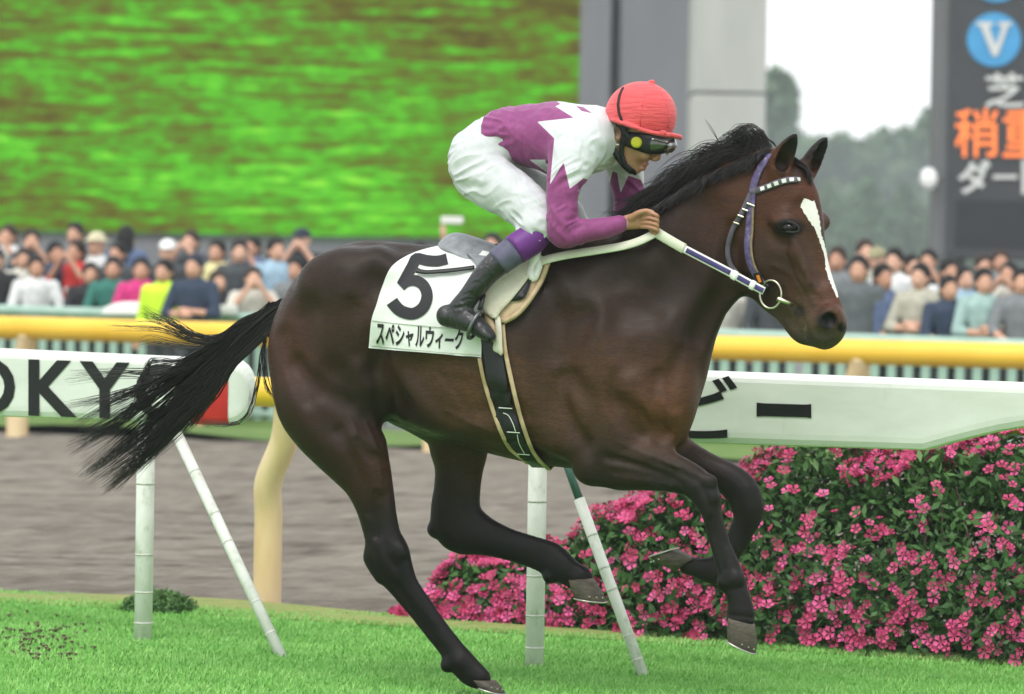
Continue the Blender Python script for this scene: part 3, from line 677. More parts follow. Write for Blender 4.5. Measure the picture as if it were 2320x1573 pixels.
# serif V
Vp = [(2212, 50), (2250, 50), (2250, 57), (2240, 60), (2256, 104), (2271, 60), (2261, 57), (2261, 50), (2292, 50), (2292, 57), (2284, 60), (2260, 127), (2249, 127), (2222, 60), (2212, 57)]
b = MB(); b.add([at_y(x, y, YT - .045) for x, y in Vp], [tuple(range(len(Vp)))]); b.build('letter_v', WHITEL, tote)
sign('芝', (2232, 165, 2322, 245), WHITEL, 'character'); sign('稍', (2164, 246, 2262, 356), ORANGE, 'character', bold=.008); sign('重', (2272, 246, 2372, 356), ORANGE, 'character', bold=.008)
sign('ダ', (2170, 362, 2245, 440), WHITEL, 'character', bold=.03); sign('ー', (2250, 396, 2304, 406), WHITEL, 'character', bold=.03); sign('ト', (2314, 362, 2360, 440), WHITEL, 'character', bold=.03)
lp = empty('floodlight', at_y(2108, 405, YT - .1)); tag(lp, 'round white lamp at the left edge of the dark condition board', 'lamp')
cc = at_y(2104, 405, YT - .05); rr = 25 / FPX * YT; b = MB()
ring = []
for (dy, f) in ((-.10, .35), (-.085, .75), (-.05, .96), (0, 1.0), (.05, .8), (.10, .3)):
    ring += [cc + np.array([math.cos(a) * rr * f * .8, dy, math.sin(a) * rr * f]) for a in np.linspace(0, 2 * math.pi, 20, endpoint=False)]
b.add(ring, [(j * 20 + i, j * 20 + (i + 1) % 20, j * 20 + 20 + (i + 1) % 20, j * 20 + 20 + i) for j in range(5) for i in range(20)] + [tuple(range(19, -1, -1)), tuple(range(100, 120))]); b.build('lamp_head', simple('lamp_white', (235, 236, 232), .4, .05, 5), lp, True)
b = MB(); b.tube([cc + np.array([0, .09, 0]), cc + np.array([.25, .12, 0])], .025, 8); b.build('bracket', TEDGE, lp, True)

# ================================================================== trees beyond the stands
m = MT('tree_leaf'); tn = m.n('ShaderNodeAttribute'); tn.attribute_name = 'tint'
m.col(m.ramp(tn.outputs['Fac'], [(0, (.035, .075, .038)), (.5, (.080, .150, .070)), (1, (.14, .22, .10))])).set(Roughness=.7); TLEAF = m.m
def tree(px_, py_top, py_bot, wpx, y, label, n=9000, blobs=22):
    y = y * 4.2
    base = at_y(px_, 640, y); base[2] = -.1; top = at_y(px_, py_top, y)[2]; bot = at_y(px_, py_bot, y)[2]; R_ = wpx / 2 / FPX * y
    root = empty('tree', base); tag(root, label, 'tree', 'trees beyond the stands')
    zc = (top + bot) / 2; hh = (top - bot) / 2
    C = [(random.uniform(-.62, .62) * R_, random.uniform(-.5, .5) * R_, random.uniform(-.7, .62) * hh, random.uniform(.16, .34)) for _ in range(blobs)] + [(0, 0, hh * .66, .30), (0, 0, -.2 * hh, .55), (0, 0, -.55 * hh, .6)]
    P, N, Tn = [], [], []
    for (dx, dy, dz, q) in C:
        k = n // len(C); d = RNG.normal(size=(k, 3)); d /= np.linalg.norm(d, axis=1, keepdims=True); r = RNG.uniform(.55, 1.08, k)[:, None]
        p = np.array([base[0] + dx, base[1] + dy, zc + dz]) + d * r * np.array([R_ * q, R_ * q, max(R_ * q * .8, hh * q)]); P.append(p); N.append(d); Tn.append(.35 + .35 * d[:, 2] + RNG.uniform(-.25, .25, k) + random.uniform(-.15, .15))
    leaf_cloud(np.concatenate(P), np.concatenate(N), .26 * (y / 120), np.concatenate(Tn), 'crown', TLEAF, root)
    b = MB(); b.tube([base, base + np.array([.1, 0, (zc - base[2]) * .6]), base + np.array([-.1, .1, zc - base[2] + hh * .3])], [.80, .60, .24], 8)
    for k in range(4):
        a = random.uniform(0, 6.28); q = base + np.array([0, 0, (zc - base[2]) * .7]); b.tube([q, q + np.array([math.cos(a) * R_ * .5, math.sin(a) * R_ * .5, hh * .6])], [.30, .10], 5)
    b.build('trunk', BARK, root, True)
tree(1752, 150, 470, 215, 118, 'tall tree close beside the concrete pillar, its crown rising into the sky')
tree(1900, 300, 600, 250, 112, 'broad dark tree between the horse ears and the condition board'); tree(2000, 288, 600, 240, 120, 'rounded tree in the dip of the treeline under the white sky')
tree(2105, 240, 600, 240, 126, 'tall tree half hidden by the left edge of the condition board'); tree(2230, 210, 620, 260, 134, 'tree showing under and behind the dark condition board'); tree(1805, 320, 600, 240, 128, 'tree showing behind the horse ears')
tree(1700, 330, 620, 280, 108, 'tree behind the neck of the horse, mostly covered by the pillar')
for x, y_, top, lab in ((1760, 101, 430, 'dark evergreen bush under the tall tree by the pillar'), (1860, 97, 440, 'rounded evergreen bush right of the horse forehead'), (1955, 95, 425, 'rounded evergreen bush above the right-hand crowd'), (2050, 98, 440, 'rounded evergreen bush left of the condition board'), (2150, 96, 450, 'rounded evergreen bush at the foot of the condition board'), (2260, 99, 455, 'rounded evergreen bush under the condition board at right')):
    y_ = y_ * 3.6; c = at_y(x, 640, y_); c[2] = -.1; top_z = at_y(x, top, y_)[2]; rt = empty('evergreen_bush', c); tag(rt, lab, 'bush', 'evergreen bushes behind the crowd')
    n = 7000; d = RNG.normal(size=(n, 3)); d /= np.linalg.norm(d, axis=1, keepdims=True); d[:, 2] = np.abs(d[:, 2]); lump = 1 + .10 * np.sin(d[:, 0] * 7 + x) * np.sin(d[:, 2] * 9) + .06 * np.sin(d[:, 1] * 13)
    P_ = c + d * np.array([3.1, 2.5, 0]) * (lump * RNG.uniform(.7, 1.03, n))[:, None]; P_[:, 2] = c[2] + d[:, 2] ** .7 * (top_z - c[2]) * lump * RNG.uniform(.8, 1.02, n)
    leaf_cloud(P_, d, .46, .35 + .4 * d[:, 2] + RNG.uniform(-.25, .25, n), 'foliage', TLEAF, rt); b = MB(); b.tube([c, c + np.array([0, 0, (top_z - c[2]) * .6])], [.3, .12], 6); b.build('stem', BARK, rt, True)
# ================================================================== the horse
YAW = R(18)                                    # it runs a little towards the camera
_ho = hit(1110, 1566); HO = np.array([_ho[0], 16.05, gz(_ho[0])])
HX = np.array([math.cos(YAW), -math.sin(YAW), 0]); HY = np.array([-math.sin(YAW), -math.cos(YAW), 0]); HZ = np.array([0, 0, 1.0])
HF = Frame(HO, HX, HY, HZ)                     # x forward, y towards the camera, z up
def HP(px, py, lat=0.0):                       # photograph pixel -> horse-frame point on the upright plane at that lateral offset
    d = ray(px, py); k = (lat - (CAM - HO) @ HY) / (d @ HY); return HF.loc(CAM + k * d)
PXM = FPX / 16.05                              # photograph pixels per metre at the horse
def pair(fr, bk, lat, rl):
    a, b = HP(*fr, lat), HP(*bk, lat); c = (a + b) / 2; r = np.linalg.norm(a - b) / 2
    return [*c, r, rl]
def node(c, r, lat, rl): return [*HP(*c, lat), r / PXM, rl]
# the head is turned towards the camera
HYAW = R(34)
_po = HF.wld(HP(1745, 430, 0.0))
DX = np.array([math.cos(HYAW), -math.sin(HYAW), 0]); DY = np.array([-math.sin(HYAW), -math.cos(HYAW), 0])
DF = Frame(_po, DX, DY, HZ)
LH = HF.R @ DY                                 # head's lateral axis in the horse frame
def DP(px, py, lat=0.0):
    d = ray(px, py); k = (lat - (CAM - _po) @ DY) / (d @ DY); return HF.loc(CAM + k * d)
def dnode(c, r, lat, rl): return [*DP(*c, lat), r / PXM, rl]
def dpair(a, b, lat, rl):
    a_, b_ = DP(*a, lat), DP(*b, lat); return [*((a_ + b_) / 2), math.hypot(a[0] - b[0], a[1] - b[1]) / 2 / PXM * 1.06, rl]

G = Grid(HF, (-1.02, -.46, -.04), (1.72, .46, 2.28), .0075)
# trunk
G.chain([node((745, 845), 132, 0, .20), node((742, 785), 136, 0, .22), node((815, 727), 176, 0, .265), node((905, 748), 198, 0, .275),
         node((1000, 772), 214, 0, .285), node((1100, 794), 222, 0, .285), node((1200, 808), 236, 0, .27), node((1300, 814), 243, 0, .235),
         node((1390, 800), 220, 0, .205), node((1425, 835), 160, 0, .19)], .03)
G.chain([node((1370, 900), 150, 0, .19), node((1450, 900), 112, 0, .17), node((1485, 945), 72, 0, .13)], .06)
# withers and topline
G.chain([node((1120, 640), 70, 0, .06), node((1230, 620), 62, 0, .045), node((1330, 600), 70, 0, .05)], .08)
# neck
G.chain([node((1330, 740), 190, 0, .17), node((1430, 672), 172, 0, .145), node((1516, 622), 156, .0, .115), node((1594, 552), 140, 0, .095),
         node((1655, 500), 128, 0, .088), node((1703, 468), 118, 0, .082), node((1738, 440), 88, 0, .078)], .07)
# breast muscles (the hollow between them shows in front)
for s in (1, -1):
    G.ball(HP(1497, 905, s * .085), (.13, .10, .20), .05)
    G.ball(HP(1425, 815, s * .12), (.17, .085, .24), .10)          # point of shoulder
    G.ball(HP(1300, 960, s * .16), (.18, .08, .13), .05)           # triceps
    G.ball(HP(790, 640, s * .17), (.20, .10, .13), .06)            # gluteals
    G.ball(HP(880, 600, s * .16), (.05, .06, .05), .10)            # point of hip
    G.ball(HP(1080, 900, s * .17), (.32, .10, .15), .08)           # ribs
# hind leg on the ground (near side)
G.chain([node((770, 800), 150, .10, .15), pair((872, 880), (622, 885), .13, .14), pair((868, 925), (642, 925), .14, .135), pair((870, 975), (683, 978), .145, .115), pair((877, 1025), (727, 1028), .145, .09),
         pair((886, 1080), (772, 1078), .14, .072), pair((893, 1130), (801, 1133), .135, .06), pair((900, 1180), (818, 1183), .13, .05), pair((909, 1215), (828, 1225), .13, .047),
         pair((926, 1246), (838, 1262), .13, .05), pair((933, 1274), (849, 1296), .13, .042), pair((947, 1318), (882, 1336), .125, .031), pair((976, 1362), (921, 1384), .12, .026),
         pair((1013, 1415), (962, 1436), .115, .025), pair((1045, 1455), (998, 1483), .11, .028), pair((1069, 1483), (1016, 1510), .11, .034), pair((1092, 1508), (1040, 1538), .11, .030), pair((1108, 1524), (1066, 1550), .11, .030)], .05)
G.chain([node((842, 1245), 14, .13, .02), node((836, 1268), 13, .13, .022), node((862, 1310), 10, .13, .02)], .02)      # point of hock
# hind leg swinging forward (far side)
G.chain([node((880, 800), 150, -.10, .15), node((960, 880), 105, -.13, .13), node((1030, 955), 80, -.14, .11), pair((1104, 1010), (975, 1015), -.145, .09), pair((1094, 1062), (986, 1052), -.145, .07), pair((1088, 1109), (984, 1106), -.14, .055),
         pair((1088, 1148), (977, 1158), -.14, .05), pair((1100, 1172), (985, 1208), -.14, .045), pair((1128, 1190), (1050, 1233), -.14, .037), pair((1170, 1204), (1125, 1260), -.14, .028), pair((1224, 1219), (1190, 1283), -.135, .025),
         pair((1262, 1231), (1228, 1300), -.13, .028), pair((1287, 1251), (1246, 1311), -.13, .034), pair((1312, 1276), (1270, 1320), -.13, .030), pair((1338, 1294), (1286, 1326), -.13, .031)], .05)
# near foreleg
G.chain([node((1370, 880), 110, .12, .10), node((1372, 985), 85, .14, .085), pair((1446, 985), (1345, 1086), .14, .075), pair((1500, 1012), (1418, 1093), .14, .062), pair((1550, 1038), (1488, 1102), .135, .05), pair((1592, 1062), (1540, 1114), .13, .043),
         pair((1622, 1094), (1563, 1130), .13, .043), pair((1632, 1132), (1580, 1150), .13, .042), pair((1635, 1165), (1592, 1172), .13, .034), pair((1645, 1200), (1600, 1206), .13, .027), pair((1657, 1235), (1611, 1242), .13, .026),
         pair((1673, 1272), (1622, 1283), .13, .029), pair((1687, 1307), (1633, 1320), .13, .035), pair((1697, 1345), (1645, 1346), .13, .030), pair((1707, 1380), (1648, 1374), .13, .033), pair((1711, 1402), (1645, 1394), .13, .036)], .05)
G.ball(HP(1335, 1066, .15), (.055, .045, .05), .05)                                            # elbow
# far foreleg, folded
G.chain([node((1440, 900), 110, -.10, .10), pair((1530, 965), (1440, 1040), -.13, .075), pair((1577, 1006), (1515, 1065), -.13, .06), pair((1630, 1038), (1580, 1088), -.13, .048), pair((1679, 1062), (1625, 1112), -.13, .043),
         pair((1714, 1094), (1644, 1130), -.13, .043), pair((1729, 1138), (1656, 1150), -.13, .042), pair((1725, 1175), (1662, 1172), -.13, .034), pair((1707, 1208), (1652, 1198), -.13, .027), pair((1691, 1240), (1640, 1225), -.13, .026),
         pair((1674, 1268), (1618, 1250), -.13, .030), node((1636, 1288), 36, -.13, .036), pair((1605, 1262), (1612, 1322), -.13, .030), pair((1580, 1264), (1574, 1308), -.13, .030), pair((1567, 1262), (1552, 1302), -.13, .032)], .04)
HA = np.array([[.80, 0, -.6], [0, 1, 0], [.6, 0, .80]]) @ np.array([HF.R @ DX, HF.R @ DY, HF.R @ HZ])
# joints of the legs: knee bones, fetlocks, hock
for (x, y, l, r_) in ((1606, 1092, .150, (.034, .020, .030)), (1612, 1128, .152, (.030, .018, .026)), (1640, 1322, .13, (.026, .034, .030)), (1668, 1312, .150, (.026, .018, .028)), (1012, 1508, .11, (.024, .030, .028)), (1040, 1500, .128, (.026, .016, .026)), (846, 1258, .13, (.020, .026, .040)), (906, 1250, .150, (.030, .020, .034)),
                      (1246, 1308, -.13, (.026, .030, .026)), (985, 1200, -.14, (.030, .026, .030)), (1690, 1112, -.115, (.034, .020, .030)), (1640, 1305, -.13, (.030, .034, .028))):
    G.ball(HP(x, y, l), r_, .018)
# head
G.chain([dpair((1800, 365), (1705, 455), 0, .075), dpair((1840, 408), (1690, 512), 0, .088), dpair((1856, 462), (1680, 556), 0, .092), dpair((1866, 520), (1668, 600), 0, .086), dpair((1874, 566), (1682, 634), 0, .076),
         dpair((1884, 612), (1712, 660), 0, .064), dpair((1899, 665), (1760, 690), 0, .055), dpair((1910, 702), (1786, 712), 0, .054), dpair((1917, 734), (1812, 732), 0, .058), dpair((1900, 762), (1838, 756), 0, .050)], .03, L=LH)
G.ball(DP(1874, 738, 0), (.062, .062, .058), .03)                                             # upper lip
G.chain([dnode((1778, 705), 18, 0, .03), dnode((1800, 738), 22, 0, .036), dnode((1818, 757), 22, 0, .036), dnode((1838, 768), 14, 0, .03)], .018, L=LH)   # lower lip
for s in (1, -1):
    G.ball(DP(1780 if s > 0 else 1852, 503, s * .080), (.050, .030, .036), .045)                  # orbit
    G.ball(DP(1722, 580, s * .065), (.085, .03, .10), .03)                                    # cheek
    G.chain([dnode((1798, 556), 9, s * .082, .014), dnode((1820, 600), 8, s * .068, .014), dnode((1832, 640), 6, s * .054, .01)], .045, L=LH)   # facial crest
    G.ball(DP(1882, 722, s * .042), (.045, .032, .050), .025)                                    # nostril wing
    G.ball(DP(1878 if s > 0 else 1908, 726, s * .074), (.030, .036, .030), .008, sub=True, A=HA)                          # nostril
    G.ball(DP(1790 if s > 0 else 1848, 516, s * .112), (.027, .018, .018), .012, sub=True)                          # eye socket
    G.ball(DP(1795, 470, s * .10), (.03, .012, .02), .02, sub=True)                            # hollow above the eye
# ears: leaf shapes, hollowed in front
def ear(pts, lat, fw):
    N = [dnode((x, y), r, lat * q, r / PXM * .9) for (x, y, r, q) in pts]
    G.chain(N, .016, n=5, L=LH)
    G.chain([[*(np.array(a[:3]) + np.array(fw)), a[3] * .68, a[4] * .62] for a in N[1:-1]], .005, n=5, sub=True, L=LH)
EF = HF.R @ (DX * .016 + DY * .016)
ear([(1762, 398, 26, .9), (1768, 372, 27, 1.0), (1780, 345, 23, 1.1), (1793, 322, 15, 1.2), (1803, 306, 5, 1.25)], .055, EF)
ear([(1822, 396, 24, .9), (1834, 376, 24, 1.0), (1850, 348, 20, 1.1), (1864, 326, 13, 1.2), (1873, 313, 4, 1.25)], -.055, HF.R @ (DX * .018 + DY * .006))
# grooves and lines of the muscles
def groove(pts, r, lat, k=.03, dep=.6):
    """carve a shallow furrow along pts on the near and far flanks"""
    for s in (1, -1):
        N = []
        for (x, y) in pts:
            p = HP(x, y, s * lat)
            # push the point out to the skin
            ys = np.linspace(.02, .40, 60) * s; q = np.stack([np.full(60, p[0]), ys, np.full(60, p[2])], 1); d = G.sample(q)
            ins = np.where(d < 0)[0]
            if len(ins) == 0: continue
            N.append([p[0], ys[ins[-1]] + s * r * dep, p[2], r, r])
        if len(N) > 1: G.chain(N, k, n=3, sub=True)
groove([(872, 790), (868, 840), (884, 895), (905, 930)], .045, .2, .08, .74)           # flank fold
groove([(1275, 720), (1250, 810), (1258, 900), (1290, 980)], .050, .2, .09, .86)       # behind the shoulder
groove([(1425, 640), (1480, 740), (1520, 840)], .060, .12, .12, .93)                   # neck meets shoulder
groove([(1425, 915), (1465, 952), (1500, 985)], .025, .15, .04, .60)                   # forearm meets breast
groove([(690, 720), (700, 820), (735, 900), (770, 960)], .050, .2, .09, .90)           # hamstring line
groove([(770, 850), (805, 920), (850, 950)], .040, .2, .08, .86)
groove([(1640, 660), (1610, 705), (1585, 765)], .030, .08, .05, .72)                   # jugular furrow
groove([(1385, 1035), (1450, 1055), (1530, 1078)], .010, .15, .025, .62)               # forearm tendon line
groove([(1395, 1068), (1460, 1076), (1520, 1092)], .007, .15, .02, .66)
groove([(872, 1120), (868, 1170), (862, 1210)], .012, .15, .03, .66)                   # hamstring tendon above the hock
for x in (985, 1030, 1075, 1120):                                                       # ribs
    groove([(x - 40, 830), (x, 890), (x + 45, 945)], .030, .2, .06, .965)
def skin(px, py, lo=-.05, hi=.42, off=0.0, g=None):
    """where the line of sight at a pixel meets the near side of the horse, lifted by off -> world point, outward normal"""
    g = g or G; d = ray(px, py); k0 = (hi - (CAM - HO) @ HY) / (d @ HY); k1 = (lo - (CAM - HO) @ HY) / (d @ HY)
    ks = np.linspace(k0, k1, 160); Q = np.array([HF.loc(CAM + k * d) for k in ks]); D = g.sample(Q); i = np.where(D < off)[0]
    q = Q[i[0]] if len(i) else Q[np.argmin(D)]
    n_ = g.normal(q[None])[0]
    if len(i) and i[0] > 0:
        a, b = D[i[0] - 1], D[i[0]]; t = (a - off) / (a - b + 1e-9); q = Q[i[0] - 1] * (1 - t) + Q[i[0]] * t
    return HF.wld(q), HF.R.T @ n_

def carve(pts, r, dep=.6, k=.012, add=False):
    """furrow (or, with add, a raised vein) along pixels on the near side"""
    N = []
    for x, y in catmull([[*p, 0] for p in pts], 3)[:, :2]:
        w_, n2 = skin(x, y); q = HF.loc(w_) + (HF.R @ n2) * r * (dep if not add else -dep); N.append([*q, r, r])
    G.chain(N, k, n=1, sub=not add)
carve([(1800, 690), (1812, 703), (1819, 720), (1823, 740), (1825, 760), (1824, 776)], .007, .45, .010)            # mouth
carve([(1786, 684), (1800, 692)], .008, .4, .012)
carve([(1850, 752), (1862, 757), (1880, 752), (1893, 745)], .012, .7, .02)                                          # under the nostril
carve([(1660, 560), (1668, 600), (1690, 632), (1722, 660)], .016, .72, .03)                                         # behind the jaw
carve([(1745, 520), (1758, 545), (1790, 556)], .012, .75, .03); carve([(1762, 490), (1782, 484), (1806, 492)], .010, .7, .02)
carve([(1812, 470), (1826, 520), (1842, 570), (1858, 630)], .018, .88, .04)                                         # nasal bone edge
for v_ in ([(1790, 575), (1806, 620), (1826, 652), (1846, 690)], [(1750, 600), (1790, 622), (1812, 660)], [(1818, 600), (1838, 640), (1860, 668)],
           [(1420, 830), (1450, 870), (1462, 920), (1480, 960)], [(1370, 860), (1400, 900), (1405, 950)], [(1400, 1000), (1460, 1030), (1540, 1062)],
           [(1010, 930), (1080, 965), (1140, 985), (1250, 1010)], [(830, 960), (850, 1010), (862, 1070), (866, 1120)], [(760, 900), (800, 960), (815, 1020)]):
    carve(v_, .006, .35, .010, True)
carve([(1290, 860), (1330, 900), (1345, 960), (1330, 1020)], .022, .80, .05); carve([(1385, 900), (1420, 940), (1440, 975)], .016, .75, .03)
carve([(1395, 1040), (1440, 1052), (1500, 1074), (1545, 1096)], .008, .5, .012); carve([(1590, 1100), (1600, 1125), (1606, 1150)], .008, .6, .012); carve([(1624, 1185), (1633, 1220), (1645, 1265)], .007, .55, .010)
carve([(872, 1235), (880, 1262), (896, 1285)], .010, .6, .014); carve([(900, 1320), (940, 1375), (985, 1432)], .007, .55, .010); carve([(1062, 1090), (1062, 1130), (1058, 1165)], .010, .5, .014); carve([(1120, 1225), (1170, 1240), (1220, 1256)], .006, .55, .010)
carve([(640, 760), (668, 840), (700, 900)], .022, .86, .05); carve([(860, 640), (850, 700), (846, 770), (852, 830)], .030, .88, .06)
for i in range(7): carve([(1000 + i * 24, 850 + i * 4), (1030 + i * 24, 885 + i * 4), (1062 + i * 24, 930 + i * 3)], .010, .90, .02)
carve([(866, 792), (858, 840), (866, 890), (876, 935), (880, 968)], .030, .50, .03); carve([(676, 825), (705, 862), (740, 892), (790, 915)], .026, .74, .04); carve([(800, 700), (790, 760), (800, 800)], .030, .86, .05)
carve([(1268, 860), (1276, 910), (1300, 965), (1330, 1005)], .020, .62, .03); carve([(1395, 850), (1388, 905), (1405, 950), (1450, 985)], .020, .66, .03); carve([(1490, 850), (1486, 900), (1500, 955), (1512, 980)], .018, .60, .025); carve([(1540, 800), (1520, 860), (1530, 920)], .022, .72, .03)
carve([(1330, 720), (1300, 780), (1285, 840)], .034, .84, .06); carve([(1410, 700), (1400, 760), (1420, 820)], .034, .86, .06); carve([(1230, 640), (1260, 720), (1262, 800)], .034, .85, .06)
carve([(815, 1000), (835, 1030), (872, 1045)], .016, .66, .025); carve([(770, 980), (800, 1040), (822, 1100), (838, 1160)], .018, .72, .03); carve([(905, 560), (860, 600), (845, 640)], .04, .88, .07)
carve([(1600, 480), (1570, 560), (1520, 640), (1470, 700)], .05, .90, .09); carve([(1660, 520), (1650, 570), (1640, 620)], .03, .84, .05)
for pts in ([(1608, 1172), (1618, 1210), (1630, 1250), (1642, 1292)], [(892, 1322), (930, 1378), (974, 1436), (1012, 1484)], [(1130, 1232), (1180, 1246), (1226, 1262)], [(1668, 1176), (1662, 1206), (1650, 1236)]):
    carve(pts, .009, .30, .008)                                                                  # tendon stands clear of the cannon bone
carve([(852, 1120), (850, 1165), (852, 1215)], .012, .35, .012); carve([(1052, 1070), (1050, 1120), (1040, 1165)], .012, .35, .012)
carve([(1480, 1045), (1530, 1066), (1580, 1090)], .009, .4, .010); carve([(1630, 1330), (1655, 1336), (1690, 1328)], .007, .5, .010); carve([(1646, 1392), (1680, 1398), (1712, 1400)], .006, .4, .008)
HORSE_GRID = G

# ---- coat: dark bay; black points, tan flank and muzzle (darker at the groin, nostrils and mouth line)
m = MT('bay_coat')
at = m.n('ShaderNodeAttribute'); at.attribute_name = 'coat'
bz = m.n('ShaderNodeAttribute'); bz.attribute_name = 'blaze'
hair = m.noise(m.coord(scale=(26, 26, 150), rot=(0, R(-38), 0)), 2.2, 5, .65); hair2 = m.noise(m.coord(scale=(9, 9, 60), rot=(0, R(-30), 0)), 1.5, 4, .6)
big = m.noise(m.coord(), 4, 5, .6)
c1 = m.mix(m.ramp(big, [(.30, (0, 0, 0)), (.75, (1, 1, 1))]), m.mix(1.0, at.outputs[0], (.82, .82, .82, 1), 'MULTIPLY'), m.mix(1.0, at.outputs[0], (1.35, 1.25, 1.12, 1), 'MULTIPLY'))
c2 = m.mix(.75, c1, m.mix(1.0, c1, m.ramp(hair, [(.32, (.40, .40, .40)), (.68, (1.55, 1.5, 1.4))]), 'MULTIPLY'))
c2 = m.mix(.4, c2, m.mix(1.0, c2, m.ramp(hair2, [(.35, (.5, .5, .5)), (.65, (1.4, 1.35, 1.3))]), 'MULTIPLY'))
edge = m.math('ADD', bz.outputs['Fac'], m.math('MULTIPLY', m.math('SUBTRACT', m.noise(m.coord(), 90, 3), .5), 7.0))
fac = m.ramp(m.math('MULTIPLY_ADD', edge, .25), [(.45, (0, 0, 0)), (.60, (1, 1, 1))])
c3 = m.mix(fac, c2, lin((226, 220, 216))); m.col(c3)
m.l(m.ramp(hair2, [(.3, (.40, .40, .40)), (.7, (.60, .60, .60))]), m.b.inputs['Roughness']); m.b.inputs['Specular IOR Level'].default_value = .22
rv = m.noise(m.coord(), 13, 2, .5, .6); vein = m.ramp(m.math('ABSOLUTE', m.math('SUBTRACT', rv, .5)), [(0, (1, 1, 1)), (.035, (0, 0, 0))])
mus = m.noise(m.coord(scale=(1, 1, .55), rot=(0, R(-25), 0)), 9, 3, .5)
m.bump(m.math('ADD', m.math('MULTIPLY', hair, .10), m.math('MULTIPLY', mus, .9)), .010, .55)
COAT = m.m

horse = empty('horse', HO); tag(horse, 'dark bay racehorse with white blaze galloping across the turf', 'horse')
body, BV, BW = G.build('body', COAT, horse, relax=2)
px, py = project(BW)
K = [  # pixel, radius, coat colour (sRGB)
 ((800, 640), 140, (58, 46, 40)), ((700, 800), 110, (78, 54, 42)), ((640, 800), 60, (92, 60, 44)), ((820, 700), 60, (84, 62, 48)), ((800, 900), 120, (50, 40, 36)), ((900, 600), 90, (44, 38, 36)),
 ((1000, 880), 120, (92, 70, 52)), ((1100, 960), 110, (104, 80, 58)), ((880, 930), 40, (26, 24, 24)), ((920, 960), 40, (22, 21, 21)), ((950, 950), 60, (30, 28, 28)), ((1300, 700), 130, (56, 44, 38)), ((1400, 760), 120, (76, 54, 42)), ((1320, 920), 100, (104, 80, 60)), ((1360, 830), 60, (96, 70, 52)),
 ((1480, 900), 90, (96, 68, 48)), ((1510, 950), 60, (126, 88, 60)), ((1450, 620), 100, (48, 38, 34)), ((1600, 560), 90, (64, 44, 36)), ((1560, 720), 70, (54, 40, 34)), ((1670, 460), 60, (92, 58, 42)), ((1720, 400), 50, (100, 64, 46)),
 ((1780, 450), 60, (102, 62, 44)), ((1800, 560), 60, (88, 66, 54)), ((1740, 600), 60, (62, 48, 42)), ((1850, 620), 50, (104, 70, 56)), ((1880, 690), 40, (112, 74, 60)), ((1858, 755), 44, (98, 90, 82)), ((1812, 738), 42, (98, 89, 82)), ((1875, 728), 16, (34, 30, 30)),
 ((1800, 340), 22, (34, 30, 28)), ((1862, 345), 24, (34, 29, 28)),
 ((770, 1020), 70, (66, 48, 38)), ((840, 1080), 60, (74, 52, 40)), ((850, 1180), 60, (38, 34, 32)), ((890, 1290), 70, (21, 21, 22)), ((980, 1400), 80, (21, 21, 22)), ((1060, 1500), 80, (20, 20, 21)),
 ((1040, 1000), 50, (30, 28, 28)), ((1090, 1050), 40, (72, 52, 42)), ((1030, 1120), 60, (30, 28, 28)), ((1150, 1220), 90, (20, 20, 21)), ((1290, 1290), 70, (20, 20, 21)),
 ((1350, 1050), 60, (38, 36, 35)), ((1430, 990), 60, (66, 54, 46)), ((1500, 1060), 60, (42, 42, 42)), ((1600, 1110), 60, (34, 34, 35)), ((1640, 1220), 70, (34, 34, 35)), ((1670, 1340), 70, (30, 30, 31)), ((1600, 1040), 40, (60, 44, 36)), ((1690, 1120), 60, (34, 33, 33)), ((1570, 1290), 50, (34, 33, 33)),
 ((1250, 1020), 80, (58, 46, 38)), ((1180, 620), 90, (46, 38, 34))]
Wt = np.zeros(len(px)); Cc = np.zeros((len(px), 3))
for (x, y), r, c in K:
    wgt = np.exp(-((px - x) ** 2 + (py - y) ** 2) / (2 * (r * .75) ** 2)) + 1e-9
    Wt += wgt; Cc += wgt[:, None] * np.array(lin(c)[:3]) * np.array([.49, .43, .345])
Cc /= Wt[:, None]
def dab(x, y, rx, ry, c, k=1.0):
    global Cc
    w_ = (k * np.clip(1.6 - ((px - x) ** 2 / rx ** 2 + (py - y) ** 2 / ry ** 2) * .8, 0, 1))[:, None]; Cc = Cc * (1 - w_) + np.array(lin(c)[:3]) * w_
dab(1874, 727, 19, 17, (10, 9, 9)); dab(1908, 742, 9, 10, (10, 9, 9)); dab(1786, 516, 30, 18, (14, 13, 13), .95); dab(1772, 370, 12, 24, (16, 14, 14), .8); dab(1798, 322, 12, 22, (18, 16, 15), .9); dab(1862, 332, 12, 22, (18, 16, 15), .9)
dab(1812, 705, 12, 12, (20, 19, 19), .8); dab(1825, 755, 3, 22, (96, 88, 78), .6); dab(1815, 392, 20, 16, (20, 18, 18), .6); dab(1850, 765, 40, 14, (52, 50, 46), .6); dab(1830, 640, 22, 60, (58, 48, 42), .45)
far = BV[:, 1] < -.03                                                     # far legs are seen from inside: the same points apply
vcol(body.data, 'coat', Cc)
BL = [(1822, 450), (1813, 467), (1823, 485), (1836, 504), (1847, 520), (1854, 538), (1861, 558), (1869, 583), (1870, 610), (1878, 633), (1886, 652), (1892, 664), (1898, 680), (1899, 665), (1893, 642), (1884, 618), (1877, 590), (1872, 568), (1868, 552), (1861, 529), (1858, 502), (1852, 476), (1845, 454), (1840, 459), (1838, 455), (1829, 452)]
sdv = np.clip(poly_sd(px, py, BL), -30, 30)
sdv[(px < 1790) | (py < 430) | (py > 700)] = -30
dl = (BW - DF.o) @ DF.R.T                                                  # only the front of the face carries it
sdv[np.abs(dl[:, 1]) > .10] = -30
vfloat(body.data, 'blaze', sdv)

